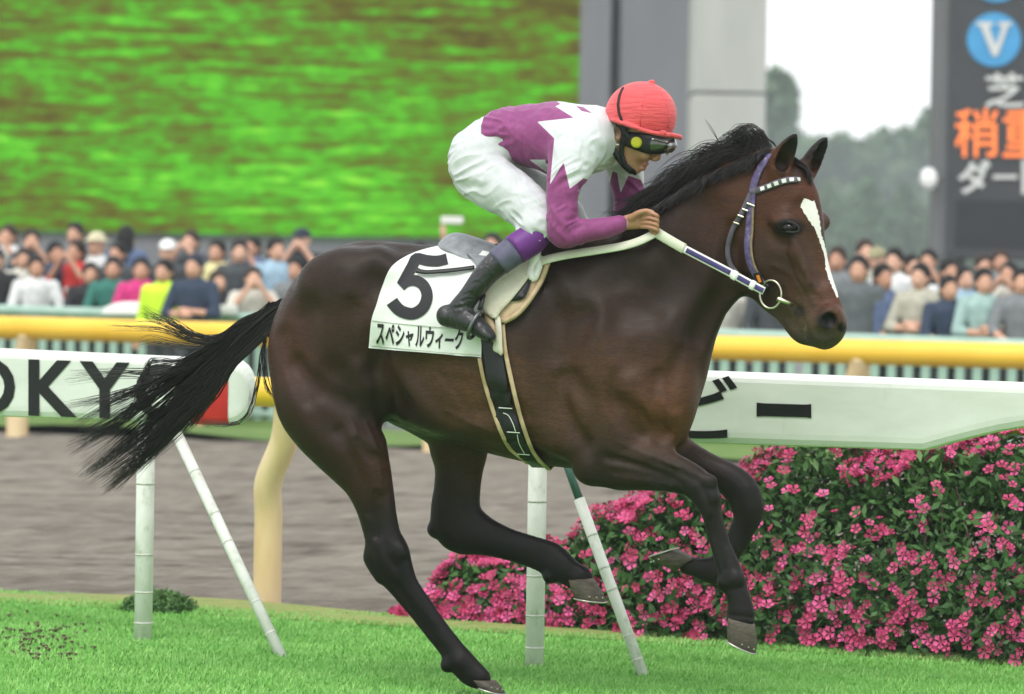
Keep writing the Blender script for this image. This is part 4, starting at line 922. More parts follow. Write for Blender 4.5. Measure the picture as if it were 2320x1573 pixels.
# ---- eyes
EYE = MT('horse_eye'); EYE.col(lin((14, 10, 9))).set(Roughness=.12); EYE.b.inputs['Specular IOR Level'].default_value = .35; EYE = EYE.m
def uv_ball(c, A, r, nu=18, nv=12):
    vs, fs = [], []
    for j in range(nv + 1):
        th = math.pi * j / nv
        for i in range(nu):
            ph = 2 * math.pi * i / nu; q = np.array([math.sin(th) * math.cos(ph) * r[0], math.sin(th) * math.sin(ph) * r[1], math.cos(th) * r[2]])
            vs.append(np.asarray(c) + A.T @ q)
    for j in range(nv):
        for i in range(nu):
            i2 = (i + 1) % nu; fs.append((j * nu + i, (j + 1) * nu + i, (j + 1) * nu + i2, j * nu + i2))
    return vs, fs
DA = np.array([DX, DY, HZ])
for s in (1, -1):
    c = HF.wld(DP(1787 if s > 0 else 1850, 517, s * .088)); b = MB(); b.add(*uv_ball(c, DA, (.030, .024, .022))); b.build('eye', EYE, horse, True)
LID = simple('eyelid_skin', (16, 14, 14), .6, .2, 60)
for s in (1, -1):
    if s < 0: continue
    pts = [HF.wld(DP(1787 + 24 * math.cos(a), 516 + 4 * math.cos(a) + 13 * math.sin(a) * (1 if math.sin(a) < 0 else .8), s * (.106 - .012 * abs(math.cos(a))))) for a in np.linspace(0, 2 * math.pi, 24)]
    b = MB(); b.tube(pts, .0055, 6, cap=False); b.build('eyelid', LID, horse, True)

# ---- hooves with shoes
m = MT('hoof_horn'); ob = m.coord(scale=(1, 1, 1)); v = m.noise(m.coord(scale=(12, 12, 40)), 2.2, 6, .65)
m.col(m.ramp(v, [(.3, lin((44, 40, 33))), (.55, lin((74, 66, 54))), (.8, lin((120, 100, 72)))])); m.set(Roughness=.62); m.bump(v, .004, .5); HORN = m.m
STEEL = simple('worn_steel', (190, 188, 180), .35, .15, 80, metal=.9)
CLAY = simple('clay_on_sole', (88, 80, 62), .9, .3, 60, bump=.004)
def hoof(cor, sole, toe_dir, lat, rc, rs, name='hoof'):
    """cor/sole: pixel centres; toe_dir: pixel direction of the toe along the sole"""
    c0, c1 = HF.wld(HP(*cor, lat)), HF.wld(HP(*sole, lat))
    tdir = HF.wld(HP(sole[0] + toe_dir[0], sole[1] + toe_dir[1], lat)) - c1; tdir /= np.linalg.norm(tdir)
    side = HY; nrm = np.cross(tdir, side); nrm /= np.linalg.norm(nrm)
    if nrm @ (c0 - c1) < 0: nrm = -nrm
    def ring(c, r, lift, n=22, heel=.80):
        out = []
        for i in range(n):
            a = 2 * math.pi * i / n; f, sd_ = math.cos(a), math.sin(a)
            if f < -.55: f = -.55 - (abs(f) - .55) * .25
            out.append(c + tdir * (f * r * 1.08) + side * (sd_ * r * (.92 if f > 0 else .84)) + nrm * lift(f))
        return out
    vs = []; n = 22
    ts = np.linspace(0, 1, 6)
    for t in ts:
        c = c0 * (1 - t) + c1 * t; r = rc * (1 - t) + rs * t + .004 * math.sin(t * math.pi) - .004 * max(0, t - .85) / .15
        vs += ring(c, r, lambda f: (1 - t) * .012 * f)
    fs = [(j * n + i, j * n + (i + 1) % n, (j + 1) * n + (i + 1) % n, (j + 1) * n + i) for j in range(5) for i in range(n)]
    b = MB(); b.add(vs, fs + [tuple(range(n - 1, -1, -1))]); ho = b.build(name, HORN, horse, True)
    b = MB(); b.add([p + nrm * .003 for p in ring(c1, rs * .97, lambda f: 0)], [tuple(range(n))]); b.build('sole', CLAY, ho)
    pts = [c1 + tdir * (math.cos(a) * rs * .98) + side * (math.sin(a) * rs * .86) - nrm * .002 for a in np.linspace(-2.3, 2.3, 22)]
    b = MB(); b.tube(pts, .0085, 6, flat=(nrm, .45)); b.build('horseshoe', STEEL, ho, True)
    for a in (.5, .9, 1.3):
        p = c1 + tdir * (math.cos(a) * rs * 1.06) + side * (math.sin(a) * rs * .92) + nrm * .018
        b = MB(); b.box(p, tdir, side, nrm, .005, .005, .005); b.build('nail_head', STEEL, ho)
hoof((1095, 1541), (1112, 1563), (1, .30), .11, .046, .056)
hoof((1312, 1312), (1334, 1358), (.93, .15), -.13, .052, .068)
hoof((1675, 1405), (1676, 1462), (.85, .45), .13, .056, .066)
hoof((1556, 1278), (1508, 1252), (-.80, .26), -.13, .050, .064)
# fetlock tufts
# ---- mane, forelock, tail: strands
HAIR = MT('black_horse_hair'); v = HAIR.noise(HAIR.coord(), 90, 3)
HAIR.col(HAIR.ramp(v, [(.3, lin((20, 18, 18))), (.7, lin((40, 34, 32)))])).set(Roughness=.42); HAIR.b.inputs['Specular IOR Level'].default_value = .35; HAIR = HAIR.m
def strands(name, curves, parent, label=None):
    """curves: list of (pts (n,3) world, r0, r1); three-sided tapering hairs in one mesh"""
    Vs, Fs, b = [], [], 0
    for pts, r0, r1 in curves:
        P = np.asarray(pts); n = len(P); T = np.gradient(P, axis=0); T /= np.linalg.norm(T, axis=1, keepdims=True) + 1e-9
        ref = np.array([0.3, .9, .3]); A = np.cross(T, ref); A /= np.linalg.norm(A, axis=1, keepdims=True) + 1e-9; B = np.cross(T, A)
        rr = np.interp(np.linspace(0, 1, n), [0, .7, 1], [r0, (r0 + r1) / 2, r1 * .3])[:, None]
        for k in range(3):
            a = 2 * math.pi * k / 3; Vs.append(P + rr * (math.cos(a) * A + math.sin(a) * B))
        i = np.arange(n - 1)
        for k in range(3):
            k2 = (k + 1) % 3; Fs.append(np.stack([b + k * n + i, b + k2 * n + i, b + k2 * n + i + 1, b + k * n + i + 1], 1))
        b += 3 * n
    me = mesh_np(np.concatenate(Vs), np.concatenate(Fs)); o = link_mesh(name, me, HAIR, parent); tag(o, kind='stuff'); return o
def hcurve(px_pts, lat0, lat1, n=14, jit=0.0):
    P = catmull([[*p, 0] for p in px_pts], 8)[:, :2]; L = np.linspace(lat0, lat1, len(P))
    idx = np.linspace(0, len(P) - 1, n).astype(int)
    W_ = np.array([HF.wld(HP(P[i, 0], P[i, 1], L[i])) for i in idx])
    if jit:
        s_ = np.linspace(0, 1, n)[:, None]; ph = RNG.uniform(0, 6.28, 3)
        W_ = W_ + jit * s_ * np.sin(s_ * 5 + ph) 
    return W_
U = RNG.uniform
cur = []
# tail: guide bundles from the dock (pixels), spread, count
dock = (622, 705)
bund = [ # end path points, lateral end, count, spread px
 ([(575, 745), (500, 830), (420, 930), (330, 1020), (235, 1098)], .0, 200, 26),
 ([(575, 750), (500, 850), (440, 930), (380, 985), (300, 1058)], .03, 150, 24),
 ([(570, 740), (490, 815), (400, 900), (300, 990), (190, 1082)], -.03, 130, 26),
 ([(570, 735), (480, 805), (380, 885), (270, 970), (165, 1030)], .02, 90, 26),
 ([(570, 733), (480, 800), (380, 870), (270, 925), (160, 985)], .05, 60, 24),
 ([(565, 732), (470, 795), (370, 850), (260, 890), (150, 912)], .06, 34, 20),
 ([(565, 730), (470, 790), (380, 840), (270, 850), (156, 853)], .02, 22, 18),
 ([(565, 728), (470, 785), (400, 825), (345, 820), (320, 860), (300, 930)], .04, 26, 10),
 ([(568, 724), (505, 765), (440, 762), (385, 728), (325, 700)], .03, 46, 10),
 ([(568, 726), (500, 772), (430, 770), (360, 738), (255, 742)], .05, 16, 8),
 ([(568, 728), (500, 778), (430, 785), (350, 775), (300, 778)], .05, 10, 8),
 ([(598, 790), (588, 860), (565, 940), (520, 966), (450, 955)], .05, 10, 4),
 ([(600, 770), (598, 830), (606, 880), (630, 910)], .09, 12, 4)]
for pts, lt, cnt, sp in bund:
    for _ in range(cnt):
        ci = random.randrange(max(2, cnt // 9)); cr_ = np.random.default_rng(ci * 31 + int(pts[-1][1])); q = cr_.uniform(-1, 1) + U(-.16, .16); q2 = cr_.uniform(-1, 1) + U(-.16, .16); e = cr_.uniform(.78, 1.06) + U(-.05, .05); wv = cr_.uniform(-9, 9, (8, 2))
        P = [(dock[0] + U(-14, 10), dock[1] + U(-22, 34))]
        for i, (x, y) in enumerate(pts):
            f = (i + 1) / len(pts); P.append((x + q * sp * (.35 + .75 * f) * .55 + U(-3, 3) + wv[i][0] * f, y + (q * .6 + q2 * .6) * sp * (.6 + .6 * f) + U(-3, 3) + wv[i][1] * f))
        P[-1] = (P[-2][0] + (P[-1][0] - P[-2][0]) * e, P[-2][1] + (P[-1][1] - P[-2][1]) * e)
        cur.append((hcurve(P, U(-.03, .03), lt + U(-.05, .05), 16, .012), .0017, .0008))
for _ in range(420):                                                       # the thick dock
    q, q2 = U(-1, 1), U(-1, 1)
    P = [(640 + U(-5, 10), 702 + q * 26), (585 + q2 * 6, 745 + q * 34), (530, 800 + q * 36), (470 + U(-20, 20), 862 + q * 46), (410 + U(-40, 40), 925 + q * 48)]
    cur.append((hcurve(P, q2 * .03, q2 * .05, 12), .0030, .0015))
strands('tail', cur, horse)
# mane, blown back along the crest
cur = []
crest = np.array([(1400, 520), (1450, 490), (1500, 462), (1560, 425), (1610, 398), (1660, 375), (1710, 352), (1748, 340)], float)
CR = catmull(np.c_[crest, np.zeros(len(crest))], 12)[:, :2]
LOCK = [(U(0.02, 1), U(0, 1), U(.75, 1.25), U(0, 6.28), U(-.05, .085)) for _ in range(70)]
for _ in range(1500):
    k = random.randrange(70); lu, lup, ll, ph, llat = LOCK[k]; u_ = min(1, max(0, lu + RNG.normal() * .018)); c = CR[int(u_ * (len(CR) - 1))] + (U(-6, 6), U(-4, 16))
    L = ll * U(.6, 1.12) * (78 + 55 * math.sin(u_ * 2.6)); up = lup * (1.15 if u_ > .3 else .7) + U(-.08, .08)
    P = [tuple(c)]; curl = U(-3, 3)
    for f in (.25, .5, .75, 1.0):
        lift = -math.sin(f * 2.3) * 66 * up * (.35 + .8 * u_)
        P.append((c[0] - L * f * 1.05 + (9 * math.sin(ph + f * 4) + curl) * f, c[1] + L * f * .48 + lift + (9 * math.cos(ph + f * 4) + curl) * f))
    cur.append((hcurve(P, U(-.012, .02), llat + U(-.012, .012), 12, .006), .0016, .0007))
for _ in range(900):                                                       # hair lying down on the near side of the crest
    u_ = U(.05, 1); c = CR[int(u_ * (len(CR) - 1))]
    L = U(.5, 1.1) * 60
    P = [(c[0] + U(-4, 4), c[1] + U(-10, 10)), (c[0] - L * .45, c[1] + L * .32 + U(-5, 5)), (c[0] - L * .85 + U(-8, 8), c[1] + L * .75 + U(-8, 8))]
    cur.append((hcurve(P, U(.02, .05), U(.09, .10), 8, .006), .0019, .0010))
for k in range(46):                                                        # flying locks that let the light through
    u_ = U(.18, 1.0); c0 = CR[int(u_ * (len(CR) - 1))]; L = U(50, 120); hgt = U(18, 54) * (.55 + .4 * u_); lt = U(-.05, .06); tw = U(-20, 14); dr = U(.25, .62)
    for _ in range(random.randrange(8, 20)):
        c = c0 + RNG.normal(size=2) * 3.5; j = RNG.normal(size=(4, 2)) * 3.2
        P = [tuple(c), (c[0] - L * .22 + j[0, 0], c[1] - hgt * .85 + j[0, 1]), (c[0] - L * .52 + j[1, 0], c[1] - hgt * .75 + L * dr * .25 + j[1, 1]), (c[0] - L * .8 + j[2, 0], c[1] + L * dr * .55 + tw * .5 + j[2, 1]), (c[0] - L * 1.05 + j[3, 0] * 2, c[1] + L * dr + tw + j[3, 1] * 2)]
        cur.append((hcurve(P, 0, lt + RNG.normal() * .006, 14, .004), .0014, .0006))
for k in range(5):                                                         # long ends streaming past the rider's arm
    yy = U(450, 500); e_ = (U(1372, 1440), yy + U(-18, 14))
    for _ in range(16):
        j = RNG.normal(size=(3, 2)) * 3; cur.append((hcurve([(1530 + j[0, 0] * 3, 462 + j[0, 1] * 2), (1490 + j[1, 0], (yy + 462) / 2 + j[1, 1]), (1450 + j[2, 0], yy + j[2, 1] - 4), (e_[0] + j[0, 1] * 4, e_[1] + j[1, 0])], .02, .06, 10), .0014, .0006))
for q in range(5):                                                         # loose wisps
    o_ = U(-4, 4)
    cur.append((hcurve([(1668 + o_, 372), (1645, 345), (1628, 320), (1612 + o_, 292), (1597, 270)], 0, .02, 8), .0014, .0006))
for q in range(9): cur.append((hcurve([(1760, 335), (1745 + U(-4, 4), 318), (1715, 305 + U(-3, 3)), (1690 + U(-8, 8), 302)], 0, .0, 8), .0012, .0006))
strands('mane', cur, horse)
cur = []
for _ in range(160):                                                       # forelock, flattened between the ears
    q = U(-1, 1)
    A_ = DP(1795 + U(-8, 8), 362 + U(-6, 6), q * .03); B_ = DP(1818 + q * 3, 385 + U(-6, 6), q * .035); C_ = DP(1832 + U(-6, 8), 410 + U(-14, 14), q * .04)
    P = catmull([A_, B_ + np.array([.012, 0, .006]), C_ + np.array([.004, 0, 0])], 5); cur.append((np.array([HF.wld(p) for p in P]), .0016, .0008))
strands('forelock', cur, horse)
# ================================================================== tack
def skin_many(PX, PY, off=0.0, lo=-.10, hi=.44, n=140, g=None):
    """vectorised skin(): world points and normals on the near side of the horse, lifted by off"""
    g = g or G; PX, PY = np.broadcast_arrays(np.asarray(PX, float).ravel(), np.asarray(PY, float).ravel())
    D_ = _f[None] + ((PX - CX) / FPX)[:, None] * _r[None] - ((PY - CY) / FPX)[:, None] * _u[None]
    dn = D_ @ HY; cc = (CAM - HO) @ HY; k0, k1 = (hi - cc) / dn, (lo - cc) / dn
    ks = k0[:, None] + (k1 - k0)[:, None] * np.linspace(0, 1, n)[None]
    Q = ((CAM - HO)[None, None] + ks[..., None] * D_[:, None]) @ HF.R.T
    d = g.sample(Q.reshape(-1, 3)).reshape(len(PX), n); ins = d < off; i = np.where(ins.any(1), ins.argmax(1), d.argmin(1)); i = np.maximum(i, 1); r_ = np.arange(len(PX))
    a, b = d[r_, i - 1], d[r_, i]; t = np.clip((a - off) / (a - b + 1e-9), 0, 1)[:, None]; q = Q[r_, i - 1] * (1 - t) + Q[r_, i] * t
    N_ = g.normal(q); return HO + q @ HF.R, N_ @ HF.R
def mirror(W_, fr=None):
    fr = fr or HF; q = (W_ - fr.o) @ fr.R.T; q[:, 1] *= -1; return fr.o + q @ fr.R
def patch2d(poly, step=9):
    """triangulated pixel polygon with inner points, -> (xy, tris, boundary order)"""
    bm = bmesh.new(); P = catmull([[*p, 0] for p in poly + [poly[0]]], 4)[:-1] if len(poly) > 4 else np.array([[*p, 0] for p in poly], float)
    vs = [bm.verts.new(p) for p in P]; bm.faces.new(vs); bmesh.ops.triangulate(bm, faces=bm.faces)
    for _ in range(6):
        E_ = [e for e in bm.edges if e.calc_length() > step * 1.6]
        if not E_: break
        bmesh.ops.subdivide_edges(bm, edges=E_, cuts=1); bmesh.ops.triangulate(bm, faces=[f for f in bm.faces if len(f.verts) > 3])
    bm.verts.ensure_lookup_table(); bm.verts.index_update(); xy = np.array([v.co[:2] for v in bm.verts]); fs = [tuple(v.index for v in f.verts) for f in bm.faces]
    bd = [(e.verts[0].index, e.verts[1].index) for e in bm.edges if len(e.link_faces) == 1]; bm.free(); return xy, fs, bd
def patch(name, poly, off, thick, mat, parent, smooth=True):
    xy, fs, bd = patch2d(poly); A_, _ = skin_many(xy[:, 0], xy[:, 1], off + thick); B_, _ = skin_many(xy[:, 0], xy[:, 1], off); n = len(xy)
    b = MB(); b.add(np.concatenate([A_, B_]), fs + [tuple(i + n for i in f[::-1]) for f in fs] + [(i, j, j + n, i + n) for i, j in bd])
    o = b.build(name, mat, parent, smooth); bm = bmesh.new(); bm.from_mesh(o.data); bmesh.ops.recalc_face_normals(bm, faces=bm.faces); bm.to_mesh(o.data); bm.free(); return o
def strap(name, pts, width, off, mat, parent, thick=.004, n=8, ends=None, extra=None, extra_n=None):
    P = catmull([[*p, 0] for p in pts], n); W_, N_ = skin_many(P[:, 0], P[:, 1], off)
    W_, N_ = list(W_), list(N_)
    if extra is not None: W_ += list(extra); N_ += list(extra_n)
    b = MB(); b.ribbon(W_, N_, width, thick); return b.build(name, mat, parent, True)
# ---- number cloth
m = MT('white_number_cloth'); v = m.noise(m.coord(), 7, 6, .55); v2 = m.noise(m.coord(), 420, 3); m.col(m.ramp(v, [(.3, (.66, .68, .645)), (.7, (.76, .77, .745))])).set(Roughness=.75); m.bump(m.math('ADD', m.math('MULTIPLY', v, 3.0), m.math('MULTIPLY', v2, .08)), .012, .35); CLOTH = m.m
INK = simple('black_cloth_ink', (30, 31, 34), .65, .12, 60)
ncl = empty('number_cloth', HF.wld(HP(960, 780, .28))); tag(ncl, 'white saddlecloth with black number five and a name in Japanese letters', 'saddlecloth')
Lp = catmull([[1004, 553, 0], [940, 571, 0], [889, 603, 0], [866, 650, 0], [853, 690, 0], [841, 728, 0], [836, 789, 0]], 8)[:, :2]
Rp = catmull([[1150, 580, 0], [1120, 600, 0], [1100, 640, 0], [1092, 690, 0], [1090, 735, 0], [1090, 770, 0], [1091, 810, 0]], 8)[:, :2]
nu = 44; uu = np.linspace(0, 1, nu)[None, :, None]; GP = Lp[:, None] * (1 - uu) + Rp[:, None] * uu
nv = GP.shape[0]
fold = .0035 * np.sin(GP[..., 0] * .09 + GP[..., 1] * .05) * np.clip((GP[..., 0] - 960) / 120, 0, 1) + .0015 * np.sin(GP[..., 0] * .035 + 2) + .010
An, Nn = skin_many(GP[..., 0], GP[..., 1], .011); An = An + Nn * (fold.ravel() - .010)[:, None] ; Bn = An - Nn * .005
far_ = mirror(An); top = nu * nv
b = MB(); idx = lambda j, i, o=0: o + j * nu + i
fs = [(idx(j, i), idx(j + 1, i), idx(j + 1, i + 1), idx(j, i + 1)) for j in range(nv - 1) for i in range(nu - 1)]
fs2 = [tuple(k + top for k in f[::-1]) for f in fs]; fs3 = [(idx(0, i), idx(0, i + 1), idx(0, i + 1, top), idx(0, i, top)) for i in range(nu - 1)]
rim = [(idx(nv - 1, i), idx(nv - 1, i + 1), idx(nv - 1, i + 1, 2 * top), idx(nv - 1, i, 2 * top)) for i in range(nu - 1)] + [(idx(j + 1, 0), idx(j, 0), idx(j, 0, 2 * top), idx(j + 1, 0, 2 * top)) for j in range(nv - 1)]
b.add(np.concatenate([An, far_, Bn]), fs + fs2 + fs3 + rim); b.build('cloth', CLOTH, ncl, True)
strap('hem_seam', [(842, 726), (900, 733), (960, 738), (1020, 744), (1088, 750)], .004, .0135, simple('seam_thread', (196, 200, 190), .8, .1, 50), ncl, .0012)
strap('hem_seam', [(838, 783), (900, 789), (960, 795), (1020, 800), (1090, 805)], .004, .0135, bpy.data.materials['seam_thread'], ncl, .0012)
def ink(name, body_, box, slope, shear, bold, parent, sub=2):
    V, Fc = text_mesh_b(body_, bold); bm = bmesh.new(); vs = [bm.verts.new((*v, 0)) for v in V]
    for f in Fc:
        try: bm.faces.new([vs[i] for i in f])
        except ValueError: pass
    bmesh.ops.triangulate(bm, faces=bm.faces)
    lo, hi = V.min(0), V.max(0); x0, y0, x1, y1 = box; lim = 10 / ((x1 - x0) / (hi[0] - lo[0]))
    for _ in range(5):
        E_ = [e for e in bm.edges if e.calc_length() > lim]
        if not E_: break
        bmesh.ops.subdivide_edges(bm, edges=E_, cuts=1); bmesh.ops.triangulate(bm, faces=[f for f in bm.faces if len(f.verts) > 3])
    bm.verts.index_update(); V = np.array([v.co[:2] for v in bm.verts]); fs = [tuple(v.index for v in f.verts) for f in bm.faces]; bm.free()
    un = (V - lo) / (hi - lo); PX = x0 + un[:, 0] * (x1 - x0) + un[:, 1] * shear; PY = y1 + un[:, 1] * (y0 - y1) + slope * un[:, 0] * (x1 - x0)
    W_, N_ = skin_many(PX, PY, .011)
    fo = .0035 * np.sin(PX * .09 + PY * .05) * np.clip((PX - 960) / 120, 0, 1) + .0015 * np.sin(PX * .035 + 2)
    b = MB(); b.add(W_ + N_ * (fo + .0025)[:, None], fs); return b.build(name, INK, parent)
P5 = np.array([(1013, 588), (992, 592), (968, 591), (944, 587), (935, 602), (924, 622), (912, 645)]); P5 = catmull(np.c_[P5, 0 * P5[:, 0]], 4)[:, :2]
P6 = catmull([[908, 650, 0], [922, 639, 0], [942, 637, 0], [960, 648, 0], [968, 671, 0], [959, 697, 0], [938, 711, 0], [915, 708, 0], [900, 698, 0], [889, 684, 0]], 5)[:, :2]
def brush(P, w0, w1):
    T_ = np.gradient(P, axis=0); T_ /= np.linalg.norm(T_, axis=1, keepdims=True); N2 = np.c_[-T_[:, 1], T_[:, 0]]; wd = np.linspace(w0, w1, len(P))[:, None] / 2; X_ = np.stack([P + N2 * wd * f for f in (-1, -.33, .33, 1)], 1)
    n = len(P); return X_.reshape(-1, 2), [(4 * i + j, 4 * i + j + 1, 4 * i + j + 5, 4 * i + j + 4) for i in range(n - 1) for j in range(3)]
xa, fa = brush(P5, 25, 25); xb_, fb = brush(P6, 24, 28); xy = np.concatenate([xa, xb_]); W_, N_ = skin_many(xy[:, 0], xy[:, 1], .011)
fo = .0035 * np.sin(xy[:, 0] * .09 + xy[:, 1] * .05) * np.clip((xy[:, 0] - 960) / 120, 0, 1) + .0015 * np.sin(xy[:, 0] * .035 + 2) + np.r_[np.zeros(len(xa)), np.full(len(xb_), .0006)]
b = MB(); b.add(W_ + N_ * (fo + .003)[:, None], fa + [tuple(i + len(xa) for i in f) for f in fb]); b.build('number', INK, ncl)
for i, ch in enumerate('スペシャルウィーク'):
    x = 852 + i * 22.2; w_ = 19.5; y0, y1 = 733, 780
    if ch in 'ャィ': y0 = 745; w_ = 17
    if ch == 'ー': y0, y1 = 756, 763
    ink('character', ch, (x, y0 + i * 1.5, x + w_, y1 + i * 1.5), .06, 2, .03, ncl)
# ---- saddle
m = MT('grey_saddle_leather'); v = m.noise(m.coord(), 40, 5); m.col(m.ramp(v, [(.3, (.17, .18, .20)), (.7, (.26, .27, .29))])).set(Roughness=.45); m.bump(v, .002, .4); GLEA = m.m
m = MT('cream_suede'); v = m.noise(m.coord(), 14, 6); m.col(m.ramp(v, [(.3, (.50, .46, .34)), (.7, (.66, .63, .52))])).set(Roughness=.8); m.bump(m.noise(m.coord(), 9, 4), .015, .4); CSUE = m.m
m = MT('tan_leather'); v = m.noise(m.coord(), 20, 6); m.col(m.ramp(v, [(.3, (.36, .25, .13)), (.7, (.55, .42, .26))])).set(Roughness=.6); m.bump(v, .003, .4); TAN = m.m
BLEA = simple('black_strap_leather', (24, 24, 26), .42, .2, 50, bump=.001); WLEA = simple('white_strap', (226, 226, 220), .55, .08, 30, bump=.002)
sad = empty('racing_saddle', HF.wld(HP(1120, 580, 0))); tag(sad, 'small grey and cream racing saddle with black girth under the rider', 'saddle')
xs = [1010, 1016, 1030, 1050, 1080, 1120, 1160, 1200, 1232, 1244]; zs = [541, 531, 526, 528, 538, 553, 562, 556, 556, 566]; hw = [.03, .075, .11, .13, .14, .145, .14, .12, .09, .05]
vs = []; nl = 15
for layer in (0, 1):
    for x, y, h_ in zip(xs, zs, hw):
        c = HP(x, y, 0)
        for k in range(nl):
            q = -1 + 2 * k / (nl - 1); z_ = c[2] - .075 * abs(q) ** 2.2 * (h_ / .14) - layer * (.022 * (1 - .5 * abs(q)))
            vs.append(HF.wld((c[0] - .02 * abs(q) ** 2 * (1 if x < 1100 else 0), q * h_ * (1 - .02 * layer), z_)))
n_ = len(xs); fs = []
for la in (0, 1):
    o = la * n_ * nl
    for j in range(n_ - 1):
        for i in range(nl - 1):
            f = (o + j * nl + i, o + (j + 1) * nl + i, o + (j + 1) * nl + i + 1, o + j * nl + i + 1); fs.append(f if la == 0 else f[::-1])
o2 = n_ * nl
fs += [(j * nl, j * nl + o2, (j + 1) * nl + o2, (j + 1) * nl) for j in range(n_ - 1)] + [(j * nl + nl - 1, (j + 1) * nl + nl - 1, (j + 1) * nl + nl - 1 + o2, j * nl + nl - 1 + o2) for j in range(n_ - 1)]
fs += [(i, i + 1, i + 1 + o2, i + o2) for i in range(nl - 1)] + [((n_ - 1) * nl + i + 1, (n_ - 1) * nl + i, (n_ - 1) * nl + i + o2, (n_ - 1) * nl + i + 1 + o2) for i in range(nl - 1)]
b = MB(); b.add(vs, fs); st_ = b.build('seat', GLEA, sad, True); md = st_.modifiers.new('sub', 'SUBSURF'); md.levels = md.render_levels = 2
patch('side_panel', [(1058, 574), (1100, 580), (1130, 584), (1112, 610), (1085, 640), (1076, 632), (1078, 600)], .018, .008, GLEA, sad)
patch('saddle_pad', [(1248, 585), (1226, 640), (1206, 672), (1180, 705), (1142, 731), (1128, 726), (1120, 690), (1160, 640), (1200, 600)], .012, .012, TAN, sad)
patch('flap', [(1205, 584), (1165, 602), (1116, 624), (1094, 644), (1086, 668), (1090, 695), (1106, 714), (1122, 722), (1136, 704), (1160, 678), (1190, 640), (1206, 612)], .030, .010, CSUE, sad)
patch('dark_flap', [(1204, 634), (1196, 660), (1184, 678), (1158, 682), (1146, 678), (1166, 656), (1186, 634)], .026, .008, BLEA, sad)
patch('leather_fold', [(1092, 700), (1108, 704), (1118, 728), (1136, 775), (1140, 803), (1122, 792), (1114, 762), (1100, 728)], .020, .008, TAN, sad)
patch('leather_fold', [(1120, 716), (1134, 722), (1138, 800), (1128, 800), (1116, 790), (1124, 760)], .028, .006, CSUE, sad)
P = catmull([[1243, 590, 0], [1228, 632, 0], [1207, 668, 0], [1188, 694, 0], [1166, 716, 0], [1140, 729, 0]], 6); W_, N_ = skin_many(P[:, 0], P[:, 1], .026); b = MB(); b.tube(W_, .011, 8); b.build('pad_roll', TAN, sad, True)
P = [HF.wld(HP(x, y, l)) for x, y, l in ((1222, 562, .15), (1214, 580, .19), (1206, 600, .20), (1202, 622, .215), (1210, 630, .21), (1220, 605, .195), (1226, 582, .17))]
b = MB(); b.tube(catmull(P, 4), [.010, .012, .014, .016, .018, .018, .017, .016, .014, .012, .013, .014, .015, .016, .016, .016, .016, .016, .016, .016, .016, .015, .013, .012, .010][:len(catmull(P, 4))], 9); b.build('white_tie', WLEA, sad, True)
def girth(name, pts, width, off, mat, thick=.004):
    P = catmull([[*p, 0] for p in pts], 8); A_, N1 = skin_many(P[:, 0], P[:, 1], off); B_ = mirror(A_)[::-1]; q = (N1 @ HF.R.T); q[:, 1] *= -1; N2 = (q @ HF.R)[::-1]
    e = (A_[-1] + B_[0]) / 2 - np.array([0, 0, .035]); b = MB(); b.ribbon(list(A_) + [e] + list(B_), list(N1) + [np.array([0, 0, -1.0])] + list(N2), width, thick); return b.build(name, mat, sad, True)
girth('girth', [(1112, 760), (1118, 810), (1128, 870), (1143, 930), (1162, 985), (1182, 1018), (1205, 1040)], .082, .010, BLEA)
girth('girth_edge', [(1086, 812), (1096, 860), (1112, 915), (1132, 972), (1152, 1012), (1172, 1032)], .016, .013, TAN)
girth('girth_edge', [(1139, 735), (1144, 790), (1156, 850), (1170, 910), (1187, 970), (1205, 1018), (1224, 1046)], .017, .013, TAN)
for (x, y, l) in ((1145, 925, 34), (1163, 980, 32), (1186, 1030, 30)): strap('stitch_line', [(x - l * .45, y - 1), (x, y), (x + l * .45, y + 1)], .004, .017, WLEA, sad, .001)
strap('stitch_line', [(1140, 936), (1152, 942), (1162, 960), (1168, 978)], .003, .017, WLEA, sad, .001); strap('stitch_line', [(1172, 985), (1176, 1005), (1188, 1028)], .003, .017, WLEA, sad, .001)
P = catmull([[944, 613, 0], [965, 617, 0], [1000, 615, 0], [1040, 611, 0], [1075, 606, 0]], 6); W_, N_ = skin_many(P[:, 0], P[:, 1], .024); b = MB(); b.ribbon(W_, N_, [.026, .024, .022] + [.019] * (len(W_) - 3), .004); b.build('dark_strap', BLEA, sad, True)
# ---- bridle and reins
PUR = MT('purple_web'); v = PUR.noise(PUR.coord(), 60, 4); PUR.col(PUR.ramp(v, [(.3, (.045, .03, .10)), (.62, (.12, .09, .20)), (.75, (.34, .32, .36))])).set(Roughness=.7); PUR = PUR.m
PURS = simple('purple_rein_stripe', (62, 52, 106), .65, .12, 60); BWEB = simple('worn_tan_web', (128, 112, 84), .7, .3, 60); GREYW = simple('grey_purple_web', (86, 80, 92), .7, .3, 50)
RUB = MT('cream_rubber_grip'); v = RUB.noise(RUB.coord(), 220, 3); RUB.col(RUB.ramp(v, [(.3, (.56, .56, .44)), (.7, (.66, .66, .54))])).set(Roughness=.7); RUB.bump(v, .002, .5); RUB = RUB.m
SILV = simple('silver_metal', (214, 208, 186), .28, .1, 60, metal=1.0); ORB = simple('orange_badge', (222, 130, 40), .6, .1, 30)
br = empty('bridle', HF.wld(DP(1745, 430, .09))); tag(br, 'purple racing bridle with white-dotted browband and long reins on the horse', 'bridle')
strap('cheekpiece', [(1736, 362), (1722, 382), (1711, 408), (1704, 440), (1702, 470), (1698, 510), (1694, 555), (1700, 595), (1716, 628), (1732, 648)], .032, .004, PUR, br)
